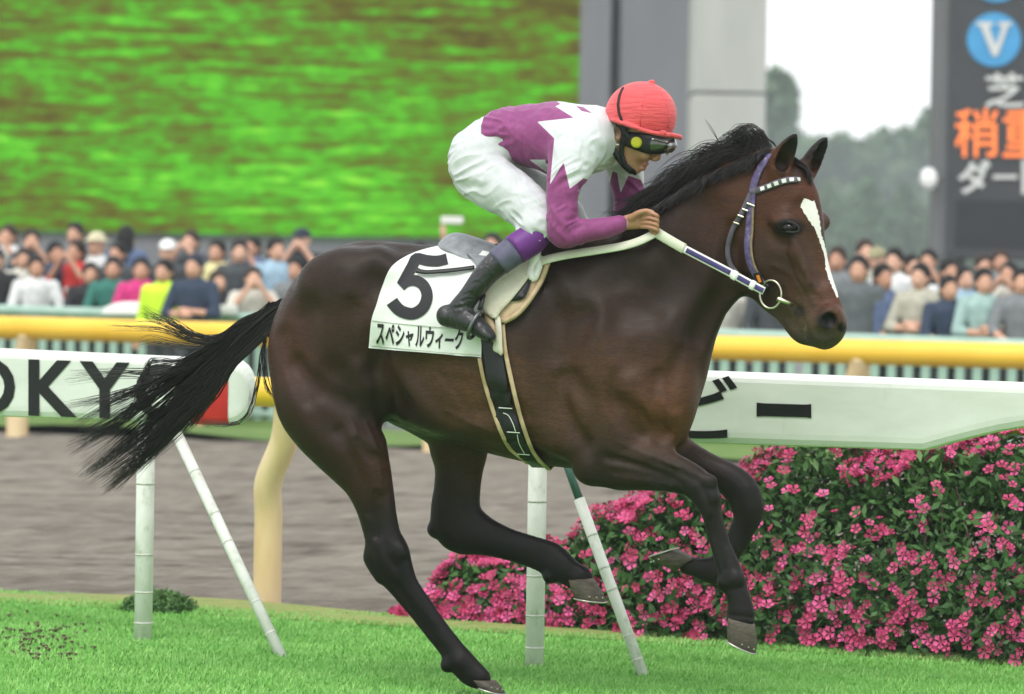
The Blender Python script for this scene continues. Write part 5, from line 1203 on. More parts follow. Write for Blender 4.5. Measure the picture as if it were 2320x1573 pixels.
strap('cheekpiece_edge', [(1706, 470), (1705, 520), (1702, 560), (1708, 598), (1724, 632), (1738, 652)], .009, .0075, BWEB, br, .003)
strap('headpiece', [(1742, 350), (1736, 362), (1728, 374)], .034, .004, PUR, br)
P = catmull([[1699, 436, 0], [1730, 427, 0], [1758, 416, 0], [1782, 409, 0], [1804, 407, 0]], 8); A_, N1 = skin_many(P[:, 0], P[:, 1], .005)
q = (A_ - DF.o) @ DF.R.T; ok = q[:, 1] > .01; A_, N1 = A_[ok], N1[ok]; q = (N1 @ DF.R.T); q[:, 1] *= -1; B_, N2 = mirror(A_, DF)[::-1], (q @ DF.R)[::-1]
mid = (A_[-1] + B_[0]) / 2 + DX * .012; P2 = np.array(list(A_) + [mid] + list(B_)); N3 = np.array(list(N1) + [DX] + list(N2)); b = MB(); b.ribbon(P2, N3, .026, .004); b.build('browband', GREYW, br, True)
L_ = np.r_[0, np.cumsum(np.linalg.norm(np.diff(P2, axis=0), axis=1))]; tot = L_[-1]
for d_ in np.arange(.055, tot * .8, .030):
    W2 = np.array([[np.interp(d_ + e, L_, P2[:, c]) for c in range(3)] for e in (-.0085, 0, .0085)]); Nn2 = np.array([[np.interp(d_, L_, N3[:, c]) for c in range(3)]] * 3); b = MB(); b.ribbon(W2 + Nn2 * .0035, Nn2, .016, .003); b.build('white_dot', WLEA, br)
strap('throatlash', [(1699, 440), (1690, 462), (1678, 488), (1662, 516), (1651, 548), (1649, 578), (1657, 604), (1668, 616)], .020, .006, GREYW, br)
for x, y, dx in ((1701, 464, 16), (1688, 476, 12), (1678, 490, 12), (1668, 506, 12)): strap('keeper', [(x - dx * .55, y - dx * .2), (x, y), (x + dx * .55, y + dx * .2)], .007, .012, SILV, br, .003)
strap('badge_plate', [(1714, 618), (1719, 632), (1724, 646)], .030, .010, BLEA, br, .004); strap('badge', [(1716, 624), (1719, 632), (1722, 640)], .014, .0155, ORB, br, .002)
def ring3(c, ax, ay, rx, ry, r): return [c + ax * rx * math.cos(a) + ay * ry * math.sin(a) for a in np.linspace(0, 2 * math.pi, 33)], r
rc = HF.wld(DP(1746, 667, .082)); b = MB(); b.tube(ring3(rc, DX, HZ, .047, .053, 0)[0], .0042, 8, cap=False); b.build('bit_ring', SILV, br, True)
b = MB(); b.tube(catmull([HF.wld(DP(1762, 677, .086)), HF.wld(DP(1778, 683, .082)), HF.wld(DP(1792, 688, .060)), HF.wld(DP(1798, 692, .03))], 4), list(np.linspace(.010, .006, 13)), 8); b.build('bit', SILV, br, True)
b = MB(); b.tube([HF.wld(DP(1735, 645, .085)), HF.wld(DP(1742, 654, .088)), HF.wld(DP(1738, 644, .09))], .006, 6); b.build('cheek_loop', BLEA, br, True)
def rein_path(pts, off=.016):
    P = catmull([[x, y, l] for x, y, l in pts], 8); W_ = np.array([HF.wld(HP(*p)) for p in P]); S_, N_ = skin_many(P[:, 0], P[:, 1], off)
    la = (W_ - HO) @ HY; ls = (S_ - HO) @ HY; return np.where((ls > la)[:, None], S_, W_), N_
Wr, Nr = rein_path([(1486, 526, .13), (1510, 541, .14), (1552, 565, .15), (1600, 590, .15), (1650, 616, .16), (1690, 638, .17), (1731, 660, .18)]); Nr[:] = HY
Lr = np.r_[0, np.cumsum(np.linalg.norm(np.diff(Wr, axis=0), axis=1))]
def sub(a, bb, lift, width, mat, name, th=.004):
    d_ = np.linspace(a, bb, 16); W2 = np.array([[np.interp(x, Lr, Wr[:, c]) for c in range(3)] for x in d_]) + HY * lift; b = MB(); b.ribbon(W2, np.repeat(HY[None], 16, 0), width, th); return b.build(name, mat, br, True)
T_ = Lr[-1]; g1 = T_ * .275
sub(0, g1, 0, .040, RUB, 'rein_grip', .006); sub(g1, T_, 0, .031, WLEA, 'rein'); sub(g1 + .01, T_ * .69, .0045, .019, PURS, 'rein_stripe', .0015); sub(T_ * .76, T_ * .87, .0045, .019, PURS, 'rein_stripe', .0015); sub(T_ * .92, T_ * .995, .0045, .019, PURS, 'rein_stripe', .0015)
sub(T_ * .71, T_ * .75, .003, .037, WLEA, 'rein_keeper', .004); sub(T_ * .88, T_ * .915, .003, .037, WLEA, 'rein_keeper', .004)
Wl, Nl = rein_path([(1482, 530, .13), (1450, 546, .15), (1410, 558, .16), (1350, 568, .17), (1290, 577, .18), (1240, 588, .19), (1222, 596, .19)], .02); b = MB(); b.ribbon(Wl, np.repeat((HY + HZ * .5)[None], len(Wl), 0), .036, .005); b.build('rein_loop', RUB, br, True)
# far side, seen only as it leaves the hands
Wf = mirror(Wr); b = MB(); b.ribbon(Wf, np.repeat(-HY[None], len(Wf), 0), .031, .004); b.build('far_rein', WLEA, br, True)
# ================================================================== the rider
def vnoise(P, f, seed=0):
    """smooth value noise on points (n,3)"""
    rg = np.random.default_rng(seed); T_ = rg.uniform(-1, 1, (32, 32, 32)); q = np.asarray(P) * f; i = np.floor(q).astype(int); u = q - i; u = u * u * (3 - 2 * u); o = 0
    for a in (0, 1):
        for b_ in (0, 1):
            for c in (0, 1):
                w_ = (u[:, 0] if a else 1 - u[:, 0]) * (u[:, 1] if b_ else 1 - u[:, 1]) * (u[:, 2] if c else 1 - u[:, 2]); o = o + w_ * T_[(i[:, 0] + a) % 32, (i[:, 1] + b_) % 32, (i[:, 2] + c) % 32]
    return o
def grow(N, d): N = np.array(N, float); N[:, 3:] += d; return N
TORSO = [node((1085, 347), 64, 0, .150), node((1138, 306), 55, 0, .135), node((1200, 308), 68, 0, .150), node((1270, 314), 76, 0, .170), node((1335, 318), 68, 0, .165), node((1375, 322), 42, 0, .075)]
TH_N = [node((1092, 372), 60, .085, .095), pair((1126, 347), (1040, 425), .105, .088), pair((1160, 376), (1085, 460), .13, .084), pair((1203, 407), (1130, 486), .16, .078), pair((1240, 447), (1170, 510), .19, .068), node((1224, 508), 36, .21, .058)]
SH_N = [node((1224, 512), 35, .21, .056), node((1205, 540), 33, .235, .054), node((1165, 568), 31, .275, .052), node((1128, 596), 29, .30, .050), node((1098, 625), 26, .315, .046), node((1066, 668), 23, .325, .040), node((1046, 694), 24, .33, .038)]
FT_N = [node((1013, 716), 25, .33, .034), node((1045, 722), 26, .335, .036), node((1072, 733), 23, .345, .040), node((1098, 752), 18, .35, .040), node((1112, 764), 12, .35, .034)]
AR_N = [node((1325, 312), 50, .12, .075), pair((1350, 345), (1252, 332), .17, .066), pair((1332, 379), (1247, 374), .20, .060), pair((1311, 416), (1241, 415), .225, .054), pair((1305, 459), (1242, 465), .24, .050), node((1272, 512), 30, .245, .047), node((1276, 528), 29, .24, .045)]
FA_N = [node((1276, 528), 29, .24, .045), pair((1310, 500), (1308, 553), .225, .042), pair((1360, 497), (1356, 541), .195, .036), pair((1402, 490), (1402, 526), .165, .029)]
def mir(N): N = [list(x) for x in N]; return [[x[0], -x[1], *x[2:]] for x in N]
AR_F = [node((1400, 318), 46, -.13, .07), node((1412, 360), 42, -.18, .062), node((1420, 410), 37, -.21, .054), node((1424, 452), 32, -.22, .048), node((1424, 484), 29, -.22, .045)]
FA_F = [node((1424, 486), 29, -.22, .045), node((1455, 500), 24, -.20, .038), node((1495, 505), 18, -.15, .030)]
person = empty('person', HF.wld(HP(1120, 560, 0))); tag(person, 'rider in purple and white silks and red cap crouched over the horse', 'person')
lo = HP(985, 800, .0); hi = HP(1560, 150, 0)
def pgrid(h=.0045, x0=960, x1=1580, y0=150, y1=800, lt=.42):
    a, b_ = HP(x0, y1, 0), HP(x1, y0, 0); return Grid(HF, (a[0] - .08, -lt, a[2] - .03), (b_[0] + .1, lt, b_[2] + .03), h)
# ---- body
g = pgrid(.0036)
g.chain(grow(TORSO, -.010), .03); g.chain(grow(TH_N, -.016), .04); g.chain(grow(mir(TH_N), -.016), .04); g.chain(grow(SH_N, -.010), .02); g.chain(grow(mir(SH_N), -.010), .02)
g.chain(grow(FT_N, -.010), .02); g.chain(grow(mir(FT_N), -.010), .02); g.chain(grow(AR_N, -.014), .04); g.chain(grow(FA_N, -.010), .02); g.chain(grow(AR_F, -.010), .04); g.chain(grow(FA_F, -.008), .02)
g.chain([node((1360, 322), 36, 0, .06), node((1400, 318), 34, 0, .055), node((1420, 322), 34, 0, .055)], .03)             # neck
g.ball(HP(1443, 282, 0), (.115, .078, .105), .02)                                                                          # cranium
FA = np.array([[.96, 0, -.28], [0, 1, 0], [.28, 0, .96]])
g.ball(HP(1447, 325, 0), (.070, .066, .092), .025, A=FA)                                                                   # face
g.chain([node((1408, 335), 24, 0, .055), node((1424, 366), 20, 0, .046), node((1440, 380), 15, 0, .028)], .02)              # jaw and chin
g.chain([node((1484, 318), 9, 0, .012), node((1489, 340), 9, 0, .012), node((1488, 356), 9.5, 0, .015)], .012)                # nose
g.ball(HP(1481, 361, .010), (.011, .010, .009), .008); g.ball(HP(1481, 361, -.010), (.011, .010, .009), .008)
g.chain([node((1461, 373), 4.5, .018, .007), node((1466, 373), 5, 0, .010), node((1461, 373), 4.5, -.018, .007)], .008)         # lips
g.chain([node((1455, 382), 4.5, .014, .007), node((1459, 382), 5, 0, .010), node((1455, 382), 4.5, -.014, .007)], .008)
g.chain([node((1461, 376), 2.5, .028, .004), node((1470, 376), 2.5, 0, .004), node((1461, 376), 2.5, -.028, .004)], .003, sub=True)
g.ball(HP(1460, 350, .042), (.022, .018, .022), .02)                                                                        # cheek
for s in (1, -1):
    c = HP(1398 if s > 0 else 1440, 304, s * .074); g.ball(c, (.020, .012, .031), .006); g.ball(c + np.array([.003, s * .010, .004]), (.011, .008, .018), .004, sub=True)   # ear
# hands closed on the reins: palm, four bent fingers, thumb
def hand(wr, lat, s, dx=0, dy=0):
    q = lambda x, y, l: HP(x + dx, y + dy, s * l) if s > 0 else HP(x + dx, y + dy, l)
    nd = lambda x, y, l, r, rl: [*q(x, y, l), r / PXM, rl]
    L0 = lat; S_ = 1 if s > 0 else -1
    g.chain([nd(1400, 509, L0, 15, .027), nd(1420, 505, L0 - .01 * S_, 17, .024), nd(1446, 500, L0 - .015 * S_, 19, .022), nd(1462, 499, L0 - .02 * S_, 17, .021)], .012)
    for i, (y0, ln) in enumerate(((484, 1.0), (495, 1.10), (506, 1.04), (516, .85))):
        l_ = L0 + (.012 - .004 * i) * S_
        P = [(1454, y0 + (500 - y0) * .15, l_ - .006 * S_), (1470 + 3 * ln, y0 - 1, l_ + .012 * S_), (1485 + 4 * ln, y0 + 5, l_ + .013 * S_), (1484 + 3 * ln, y0 + 12, l_ - .006 * S_), (1472, y0 + 13, l_ - .018 * S_)]
        g.chain([nd(*p, 5.0 - .25 * k, .0090 - .0004 * k) for k, p in enumerate(P)], .0015, n=4)
    g.chain([nd(1430, 494, L0 + .012 * S_, 8, .012), nd(1446, 483, L0 + .024 * S_, 6.5, .011), nd(1464, 478, L0 + .026 * S_, 5.3, .0095), nd(1478, 481, L0 + .022 * S_, 4.8, .0085)], .004)
hand(0, .145, 1); hand(0, -.13, -1, dx=62, dy=0)
m = MT('skin'); at = m.n('ShaderNodeAttribute'); at.attribute_name = 'tone'; v = m.noise(m.coord(), 90, 4); m.col(m.mix(m.math('MULTIPLY', v, .3), at.outputs[0], (.30, .14, .08, 1))).set(Roughness=.5); m.b.inputs['Subsurface Weight'].default_value = .08; m.b.inputs['Subsurface Radius'].default_value = (.01, .004, .002); m.bump(v, .001, .3); SKIN = m.m
pb, V_, W_ = g.build('body', SKIN, person, 1)
px_, py_ = project(W_); C_ = np.tile(np.array([.43, .215, .125]), (len(px_), 1))
def tint(x, y, r, c, k=1.0):
    global C_
    w_ = (k * np.exp(-((px_ - x) ** 2 + (py_ - y) ** 2) / (2 * r * r)))[:, None]; C_ = C_ * (1 - w_) + np.array(c) * w_
tint(1464, 376, 9, (.32, .105, .08), .7); tint(1486, 352, 12, (.50, .21, .14), .6); tint(1425, 372, 16, (.30, .17, .12), .4); tint(1385, 300, 14, (.02, .018, .016)); tint(1380, 285, 18, (.02, .018, .016)); tint(1415, 290, 8, (.03, .025, .02)); tint(1475, 500, 14, (.46, .20, .13), .6)
vcol(pb.data, 'tone', C_)
# ---- jacket
def silk(name, base, rough):
    m = MT(name); wv = m.n('ShaderNodeTexNoise'); wv.inputs['Scale'].default_value = 16; wv.inputs['Detail'].default_value = 3; wv.inputs['Distortion'].default_value = .6; mp = m.coord(scale=(1.6, 1, .6), rot=(0, R(30), 0)); m.l(mp, wv.inputs['Vector']); return m, wv.outputs['Fac']
m, fold = silk('purple_white_silks', None, .5); at = m.n('ShaderNodeAttribute'); at.attribute_name = 'pattern'
v = m.noise(m.coord(), 60, 4); f_ = m.ramp(m.math('MULTIPLY_ADD', at.outputs['Fac'], .25), [(.49, (0, 0, 0)), (.51, (1, 1, 1))])
f2 = m.n('ShaderNodeMath'); 
c = m.mix(f_, m.ramp(v, [(.3, (.57, .58, .60)), (.7, (.63, .64, .665))]), m.ramp(v, [(.3, (.215, .038, .150)), (.7, (.27, .052, .190))])); m.col(c).set(Roughness=.55); m.b.inputs['Specular IOR Level'].default_value = .3
m.b.inputs['Sheen Weight'].default_value = .15; m.bump(m.math('ADD', fold, m.math('MULTIPLY', v, .05)), .012, .38); SILK = m.m
for nd_ in m.t.nodes:
    if nd_.type == 'MATH' and nd_.operation == 'MULTIPLY_ADD': nd_.inputs[2].default_value = .5
g = pgrid(.0042, 1060, 1530, 200, 600)
g.chain(grow(TORSO[:5], .004), .03); g.chain(grow(TORSO[3:], .002), .03); g.chain([node((1345, 300), 58, 0, .12), node((1378, 305), 44, 0, .075)], .03)
g.chain(grow(AR_N, .003), .045); g.chain(grow(FA_N, .003), .02); g.chain(grow(AR_F, .003), .045); g.chain(grow(FA_F, .003), .02)
g.chain([node((1310, 345), 38, .15, .04), node((1300, 372), 30, .17, .03)], .04)
# folds pressed into the cloth at armpit, elbow and waist
def crease(pts, lat, r=.006, k=.012):
    g.chain([[*HP(x, y, lat), r, r] for x, y in pts], k, n=4, sub=True)
a, b_ = HP(1104, 262, 0), HP(1128, 350, 0); d = b_ - a; nn = np.array([-abs(d[2]), 0, -abs(d[0])]); nn = nn / np.linalg.norm(nn); nn = np.array([d[2], 0, -d[0]]); nn /= np.linalg.norm(nn)
if nn[0] > 0: nn = -nn
g.plane_cut(a, nn)
a2 = HP(1402, 508, .165); g_cut = (HP(1402, 508, .165) - HP(1360, 518, .195)); 
def wrinkle(V, d, f, stretch, seed):
    d = np.array(d, float); d /= np.linalg.norm(d); p = np.array([-d[2], 0, d[0]]); Q_ = np.stack([V @ d * f / stretch, V[:, 1] * f * .55, V @ p * f], 1)
    wob = vnoise(V, 9, seed + 9)[:, None] * .8; n_ = vnoise(Q_ + wob, 1.0, seed); return 1 - np.abs(n_) * 2.2
def ripple_b(V):
    N_ = g.normal(V); w1 = wrinkle(V, (1, 0, .30), 34, 6, 11); w2 = wrinkle(V, (.72, 0, -.70), 46, 5, 12); n1 = vnoise(V, 14, 3)
    qx, qy = project(HO + V @ HF.R); m1 = np.clip(1.25 - np.hypot((qx - 1070) / 95, (qy - 410) / 75), 0, 1); m2 = np.clip(1.3 - np.hypot((qx - 1205) / 60, (qy - 495) / 50), 0, 1)
    return V + N_ * (n1 * .003 + w1 * .0095 * (.22 + m1) + w2 * .0085 * (.12 + m2))[:, None]
def ripple_j(V):
    N_ = g.normal(V); qx, qy = project(HO + V @ HF.R); n1 = vnoise(V * np.array([1.0, .7, 1.6]), 16, 3)
    me_ = np.clip(1.2 - np.hypot((qx - 1285) / 50, (qy - 500) / 40), 0, 1) + np.clip(1.2 - np.hypot((qx - 1290) / 50, (qy - 400) / 45), 0, 1); mw = np.clip(1.2 - np.hypot((qx - 1125) / 55, (qy - 300) / 60), 0, 1); ma = np.clip(1.1 - np.hypot((qx - 1350) / 45, (qy - 350) / 55), 0, 1)
    w1 = wrinkle(V, (.8, 0, .6), 48, 4, 21); w2 = wrinkle(V, (1, 0, -.15), 44, 6, 22); w3 = wrinkle(V, (.25, 0, 1), 40, 5, 23); w4 = wrinkle(V, (.6, 0, -.8), 24, 5, 24)
    return V + N_ * (n1 * .0035 + w1 * .0085 * me_ + w2 * .0085 * mw + w3 * .0085 * ma + w4 * .0030)[:, None]
def ripple(V):
    n1 = vnoise(V * np.array([1.0, .7, 1.6]), 16, 3); n2 = vnoise(V, 34, 5); N_ = g.normal(V); return V + N_ * (n1 * .0045 + n2 * .0016)[:, None]
jk, V_, W_ = g.build('jacket', SILK, person, 1, ripple_j)
px_, py_ = project(W_)
TORSO_P = [(1090, 285), (1098, 258), (1137, 236), (1250, 222), (1270, 236), (1258, 241), (1300, 267), (1217, 276), (1256, 314), (1251, 350), (1238, 362), (1199, 362), (1240, 392), (1240, 420), (1090, 420)]
ARM_P = [(1256, 314), (1249, 360), (1245, 418), (1277, 368), (1290, 428), (1312, 410), (1340, 600), (1430, 600), (1430, 470), (1300, 470), (1290, 640), (1225, 600), (1225, 400), (1240, 330)]
is_arm = (V_[:, 1] > .13) & (px_ > 1236) & (py_ > 318); sd1 = poly_sd(px_, py_, TORSO_P); sd2 = poly_sd(px_, py_, [(1256, 312), (1246, 418), (1277, 368), (1291, 428), (1322, 404), (1420, 440), (1420, 640), (1215, 640), (1215, 330), (1240, 312)])
far_arm = (V_[:, 1] < -.12) & (px_ > 1375); sd3 = poly_sd(px_, py_, [(1380, 420), (1388, 388), (1398, 392), (1406, 438), (1424, 398), (1452, 408), (1462, 430), (1560, 430), (1560, 600), (1370, 600)])
wedge = poly_sd(px_, py_, [(1304, 240), (1322, 243), (1342, 257), (1318, 252)])
sd = np.where(is_arm, sd2, np.where(far_arm, sd3, np.maximum(sd1, wedge)))
# the far side of the trunk carries the same pattern
vfloat(jk.data, 'pattern', np.clip(sd, -12, 12))
# ---- breeches
m, fold = silk('white_breeches', None, .6); v = m.noise(m.coord(), 26, 5); m.col(m.ramp(v, [(.3, (.52, .53, .545)), (.7, (.58, .59, .605))])).set(Roughness=.6); m.b.inputs['Specular IOR Level'].default_value = .25
m.bump(m.math('ADD', m.math('MULTIPLY', fold, .4), m.math('MULTIPLY', v, .1)), .010, .4); BREE = m.m
g = pgrid(.0042, 990, 1420, 230, 600)
g.chain(grow(TORSO[:3], -.002), .03); g.chain(grow(TH_N, .002), .05); g.chain(grow(mir(TH_N), .002), .05); g.chain(grow(SH_N[:2], .001), .02); g.chain(grow(mir(SH_N)[:2], .001), .02)
g.chain([[*HP(x, y, 0), .01, .012] for x, y in ((1018, 360), (1030, 410), (1060, 450))], .04, sub=True)
g.ball(HP(1205, 515, .225), (.05, .055, .05), .03)                                          # gathered cloth over the knee
br_, V_, W_ = g.build('breeches', BREE, person, 1, ripple_b)
# ---- boots
m = MT('black_boot_leather'); v = m.noise(m.coord(scale=(1, 1, .7)), 24, 5, .6, .8); m.col((.012, .012, .013, 1)).set(Roughness=.28); m.b.inputs['Specular IOR Level'].default_value = .6; m.bump(v, .02, .6); BOOT = m.m
PURB = simple('purple_boot_band', (98, 36, 120), .5, .12, 40); GRYB = simple('grey_boot_band', (84, 82, 104), .55, .15, 40); STEELD = simple('dark_stirrup_steel', (110, 112, 116), .35, .2, 60, metal=.9)
for s in (1, -1):
    mm = (lambda N: N) if s > 0 else mir
    g = pgrid(.0042, 960, 1260, 480, 810); g.chain(mm(grow(SH_N[2:], .001)), .01); g.chain(mm(FT_N), .02); g.ball(HP(1108, 762, s * .35) if s > 0 else np.array([HP(1108, 762, .35)[0], -.35, HP(1108, 762, .35)[2]]), (.02, .036, .018), .01)
    for (p0, p1) in (((1010, 690), (1075, 676)), ((1006, 702), (1080, 690)), ((1030, 676), (1078, 660))):
        if s > 0: g.chain([[*HP(*p0, .368), .0045, .0045], [*HP(*p1, .372), .0045, .0045]], .008, n=1, sub=True)
    bt, _, _ = g.build('boot', BOOT, person, 1)
    def band(i0, i1, mat, name, d):
        N = catmull(np.array(mm(SH_N), float), 6); N = N[int(i0 * 6):int(i1 * 6) + 1]; Wp = [HF.wld(x[:3]) for x in N]; b = MB(); b.tube(Wp, [x[3] + d for x in N], 20, cap=True); b.build(name, mat, bt, True)
    band(.75, 2.05, PURB, 'purple_band', .006); band(2.0, 3.05, GRYB, 'grey_band', .004)
    c0 = np.array(FT_N[2][:3]); c0[1] *= s; t_ = np.array([.9, 0, -.42]); n2 = np.array([.42, 0, .9])
    P = [c0 + n2 * (.058 * math.cos(a)) + np.array([0, s * 1.0, 0]) * .054 * math.sin(a) + t_ * .012 for a in np.linspace(0, 2 * math.pi, 25)]
    b = MB(); b.tube([HF.wld(p) for p in P], .0075, 8, cap=False); so = empty('stirrup', HF.wld(c0), None) if False else None
    b.build('stirrup', STEELD, sad, True)
    top_ = c0 + n2 * .058; b = MB(); pts = [HF.wld(top_), HF.wld(top_ + np.array([.005, -s * .03, .05])), HF.wld(np.array([HP(1088, 655, .3)[0], s * .275, HP(1088, 655, .3)[2]]))]; b.ribbon(pts, [HY * s] * 3, .02, .004); b.build('stirrup_leather', BLEA, sad, True)
# ---- cap
m = MT('red_cap_cover'); v = m.noise(m.coord(), 300, 2); v2 = m.noise(m.coord(scale=(.6, .6, 4.5)), 22, 5); m.col(m.ramp(v2, [(.3, (.60, .055, .065)), (.7, (.78, .085, .095))])).set(Roughness=.6); m.b.inputs['Sheen Weight'].default_value = .2; m.bump(m.math('ADD', v, m.math('MULTIPLY', v2, 3.0)), .004, .6); CAP = m.m
g = Grid(HF, HP(1452, 262, 0) - np.array([.19, .16, .17]), HP(1452, 262, 0) + np.array([.22, .16, .17]), .0036)
g.ball(HP(1452, 262, 0), (.140, .116, .131), .005)
a, b_ = HP(1374, 268, 0), HP(1532, 314, 0); d = b_ - a; nn = np.array([d[2], 0, -d[0]]); nn /= np.linalg.norm(nn); nn = nn if nn[2] < 0 else -nn
g.plane_cut(a, nn)
g.chain([node((1505, 304), 5, .085, .012), node((1533, 309), 6, .045, .012), node((1541, 312), 6, 0, .012), node((1533, 309), 6, -.045, .012), node((1505, 304), 5, -.085, .012)], .014)      # peak
g.chain([node((1374, 265), 5, .02, .01), node((1392, 273), 5, .095, .01), node((1430, 286), 5, .117, .01), node((1470, 299), 5, .114, .01), node((1512, 307), 5, .085, .01)], .008)            # rolled brim, near side
g.ball(HP(1477, 186, 0), (.014, .014, .009), .006)                                                                                                                                              # button
g.chain([node((1498, 298), 3, .102, .006), node((1506, 300), 4, .096, .008), node((1502, 305), 3, .10, .006)], .004)                                                                           # tape knot
g.ball(HP(1452, 262, 0) - np.array([0, 0, .012]), (.128, .105, .12), .003, sub=True)
cap, _, _ = g.build('cap', CAP, person, 1)
def on_cap(x, y, off):                                                              # point on the near side of the cap
    c = HP(1452, 262, 0); la = 0.0
    for _ in range(6):
        p = HP(x, y, la); la = .116 * math.sqrt(max(0.0, 1 - ((p[0] - c[0]) / .14) ** 2 - ((p[2] - c[2]) / .131) ** 2))
    u = (p[0] - c[0]) / .140; w2 = (p[2] - c[2]) / .131; q = max(0.0, 1 - u * u - w2 * w2)
    n2 = np.array([u / .14, math.sqrt(q) / .116, w2 / .131]); n2 /= np.linalg.norm(n2); return HF.wld(np.array([p[0], math.sqrt(q) * .116, p[2]]) + n2 * off), HF.R.T @ n2
ELA = simple('black_elastic', (20, 20, 22), .6, .15, 90)
pts = [on_cap(x, y, .002) for x, y in ((1412, 200), (1404, 218), (1401, 238), (1403, 256), (1409, 272), (1418, 287))]; b = MB(); b.ribbon([p for p, _ in pts], [n for _, n in pts], .011, .003); b.build('elastic', ELA, cap, True)
def seam(pp):
    q = [on_cap(x, y, .0005) for x, y in pp]; b = MB(); b.tube([p for p, _ in q], .0022, 5); b.build('seam', CAP, cap, True)
seam([(1474, 192), (1462, 215), (1455, 240), (1452, 265), (1450, 285)]); seam([(1480, 192), (1500, 215), (1510, 240), (1514, 265), (1512, 290)])
# ---- goggles and chin strap
LENS = MT('smoked_lens'); LENS.col((.030, .036, .018, 1)).set(Roughness=.08); LENS.b.inputs['Specular IOR Level'].default_value = .8; LENS.b.inputs['Coat Weight'].default_value = .6; LENS = LENS.m
GFR = simple('black_goggle_rubber', (16, 17, 17), .5, .2, 80); YEL2 = simple('yellow_vent', (170, 168, 26), .5, .15, 40); GCL = MT('clear_goggle_rim'); GCL.col(lin((150, 156, 120))).set(Roughness=.25); GCL = GCL.m
g = Grid(HF, HP(1465, 330, 0) - np.array([.12, .13, .09]), HP(1465, 330, 0) + np.array([.13, .13, .09]), .0034)
GP_ = [(1426, 316, .074, 17), (1446, 321, .080, 20), (1472, 327, .066, 22), (1494, 330, .036, 20), (1505, 329, 0.0, 17), (1512, 329, -.036, 20), (1512, 326, -.066, 20)]
g.chain([[*HP(x, y, l), r / PXM, .016] for x, y, l, r in GP_], .004, n=6)
GR, _, _ = g.build('goggles', GFR, person, 1)
g = Grid(HF, HP(1465, 330, 0) - np.array([.12, .13, .09]), HP(1465, 330, 0) + np.array([.14, .13, .09]), .0034)
g.chain([[*(HP(x + 3, y, l) + np.array([.007, .006 if l > 0 else -.004, 0])), (r - 6) / PXM, .014] for x, y, l, r in GP_[2:]], .004, n=6); g.build('lens', LENS, GR, 1)
c = HP(1442, 323, .098); vs = []; 
for (r_, l_) in ((.0215, -.006), (.0215, .003), (.018, .006), (.010, .0065)): vs += [HF.wld(c + np.array([math.cos(a) * r_, l_, math.sin(a) * r_])) for a in np.linspace(0, 2 * math.pi, 20, endpoint=False)]
b = MB(); b.add(vs, [(j * 20 + i, j * 20 + (i + 1) % 20, j * 20 + 20 + (i + 1) % 20, j * 20 + 20 + i) for j in range(3) for i in range(20)] + [tuple(range(60, 80))]); b.build('vent', YEL2, GR, True)
P = [HP(1508 + 4, 331 + 20, 0.0), HP(1518, 345, -.03), HP(1519, 330, -.06), HP(1514, 312, -.06)]; b = MB(); b.tube([HF.wld(p) for p in catmull(P, 5)], .004, 6); b.build('clear_edge', GCL, GR, True)
def near_head(pp, w_, name, mat, par):
    P = catmull([HP(*p) for p in pp], 6); b = MB(); b.ribbon([HF.wld(p) for p in P], np.repeat((HY + np.array([-.1, 0, 0]))[None], len(P), 0), w_, .005); b.build(name, mat, par, True)
near_head([(1426, 316, .088), (1416, 300, .094), (1408, 284, .098)], .022, 'goggle_strap', ELA, GR)
near_head([(1382, 284, .060), (1380, 305, .068), (1386, 330, .068), (1398, 352, .064), (1414, 374, .054), (1430, 388, .034), (1438, 391, .0)], .026, 'chin_strap', ELA, cap)
near_head([(1416, 292, .082), (1413, 312, .080), (1409, 330, .074), (1408, 350, .066), (1416, 372, .056)], .020, 'chin_strap', ELA, cap)
b = MB(); p = HF.wld(HP(1399, 328, .078)); b.box(p, HX, HY, HZ, .016, .006, .008, .002); b.build('buckle', SILV, cap)
# ================================================================== the crowd behind the fence
LF = Frame((0, 0, 0), (1, 0, 0), (0, 1, 0), (0, 0, 1))
m = MT('crowd_skin'); oi = m.n('ShaderNodeObjectInfo'); m.col(m.ramp(oi.outputs['Random'], [(0, (.50, .26, .17)), (.5, (.60, .33, .22)), (1, (.68, .40, .28))])).set(Roughness=.5); CSKIN = m.m
def dye(rgb, name): return simple(name, rgb, .8, .18, 14)
def cone(x0, y0, z0, r0, x1, y1, z1, r1): return [[x0, y0, z0, r0, r0], [x1, y1, z1, r1, r1]]
ARMS = {   # elbow, wrist of the right arm (x>0), facing -y; the left arm mirrors unless given
 'down': ((.25, .02, 1.12), (.24, -.10, .90)), 'lean': ((.27, -.10, 1.14), (.18, -.34, 1.07)), 'camera': ((.27, -.18, 1.22), (.07, -.21, 1.50)), 'fold': ((.27, -.08, 1.13), (.02, -.20, 1.16)), 'wave': ((.29, -.05, 1.50), (.26, -.10, 1.80))}
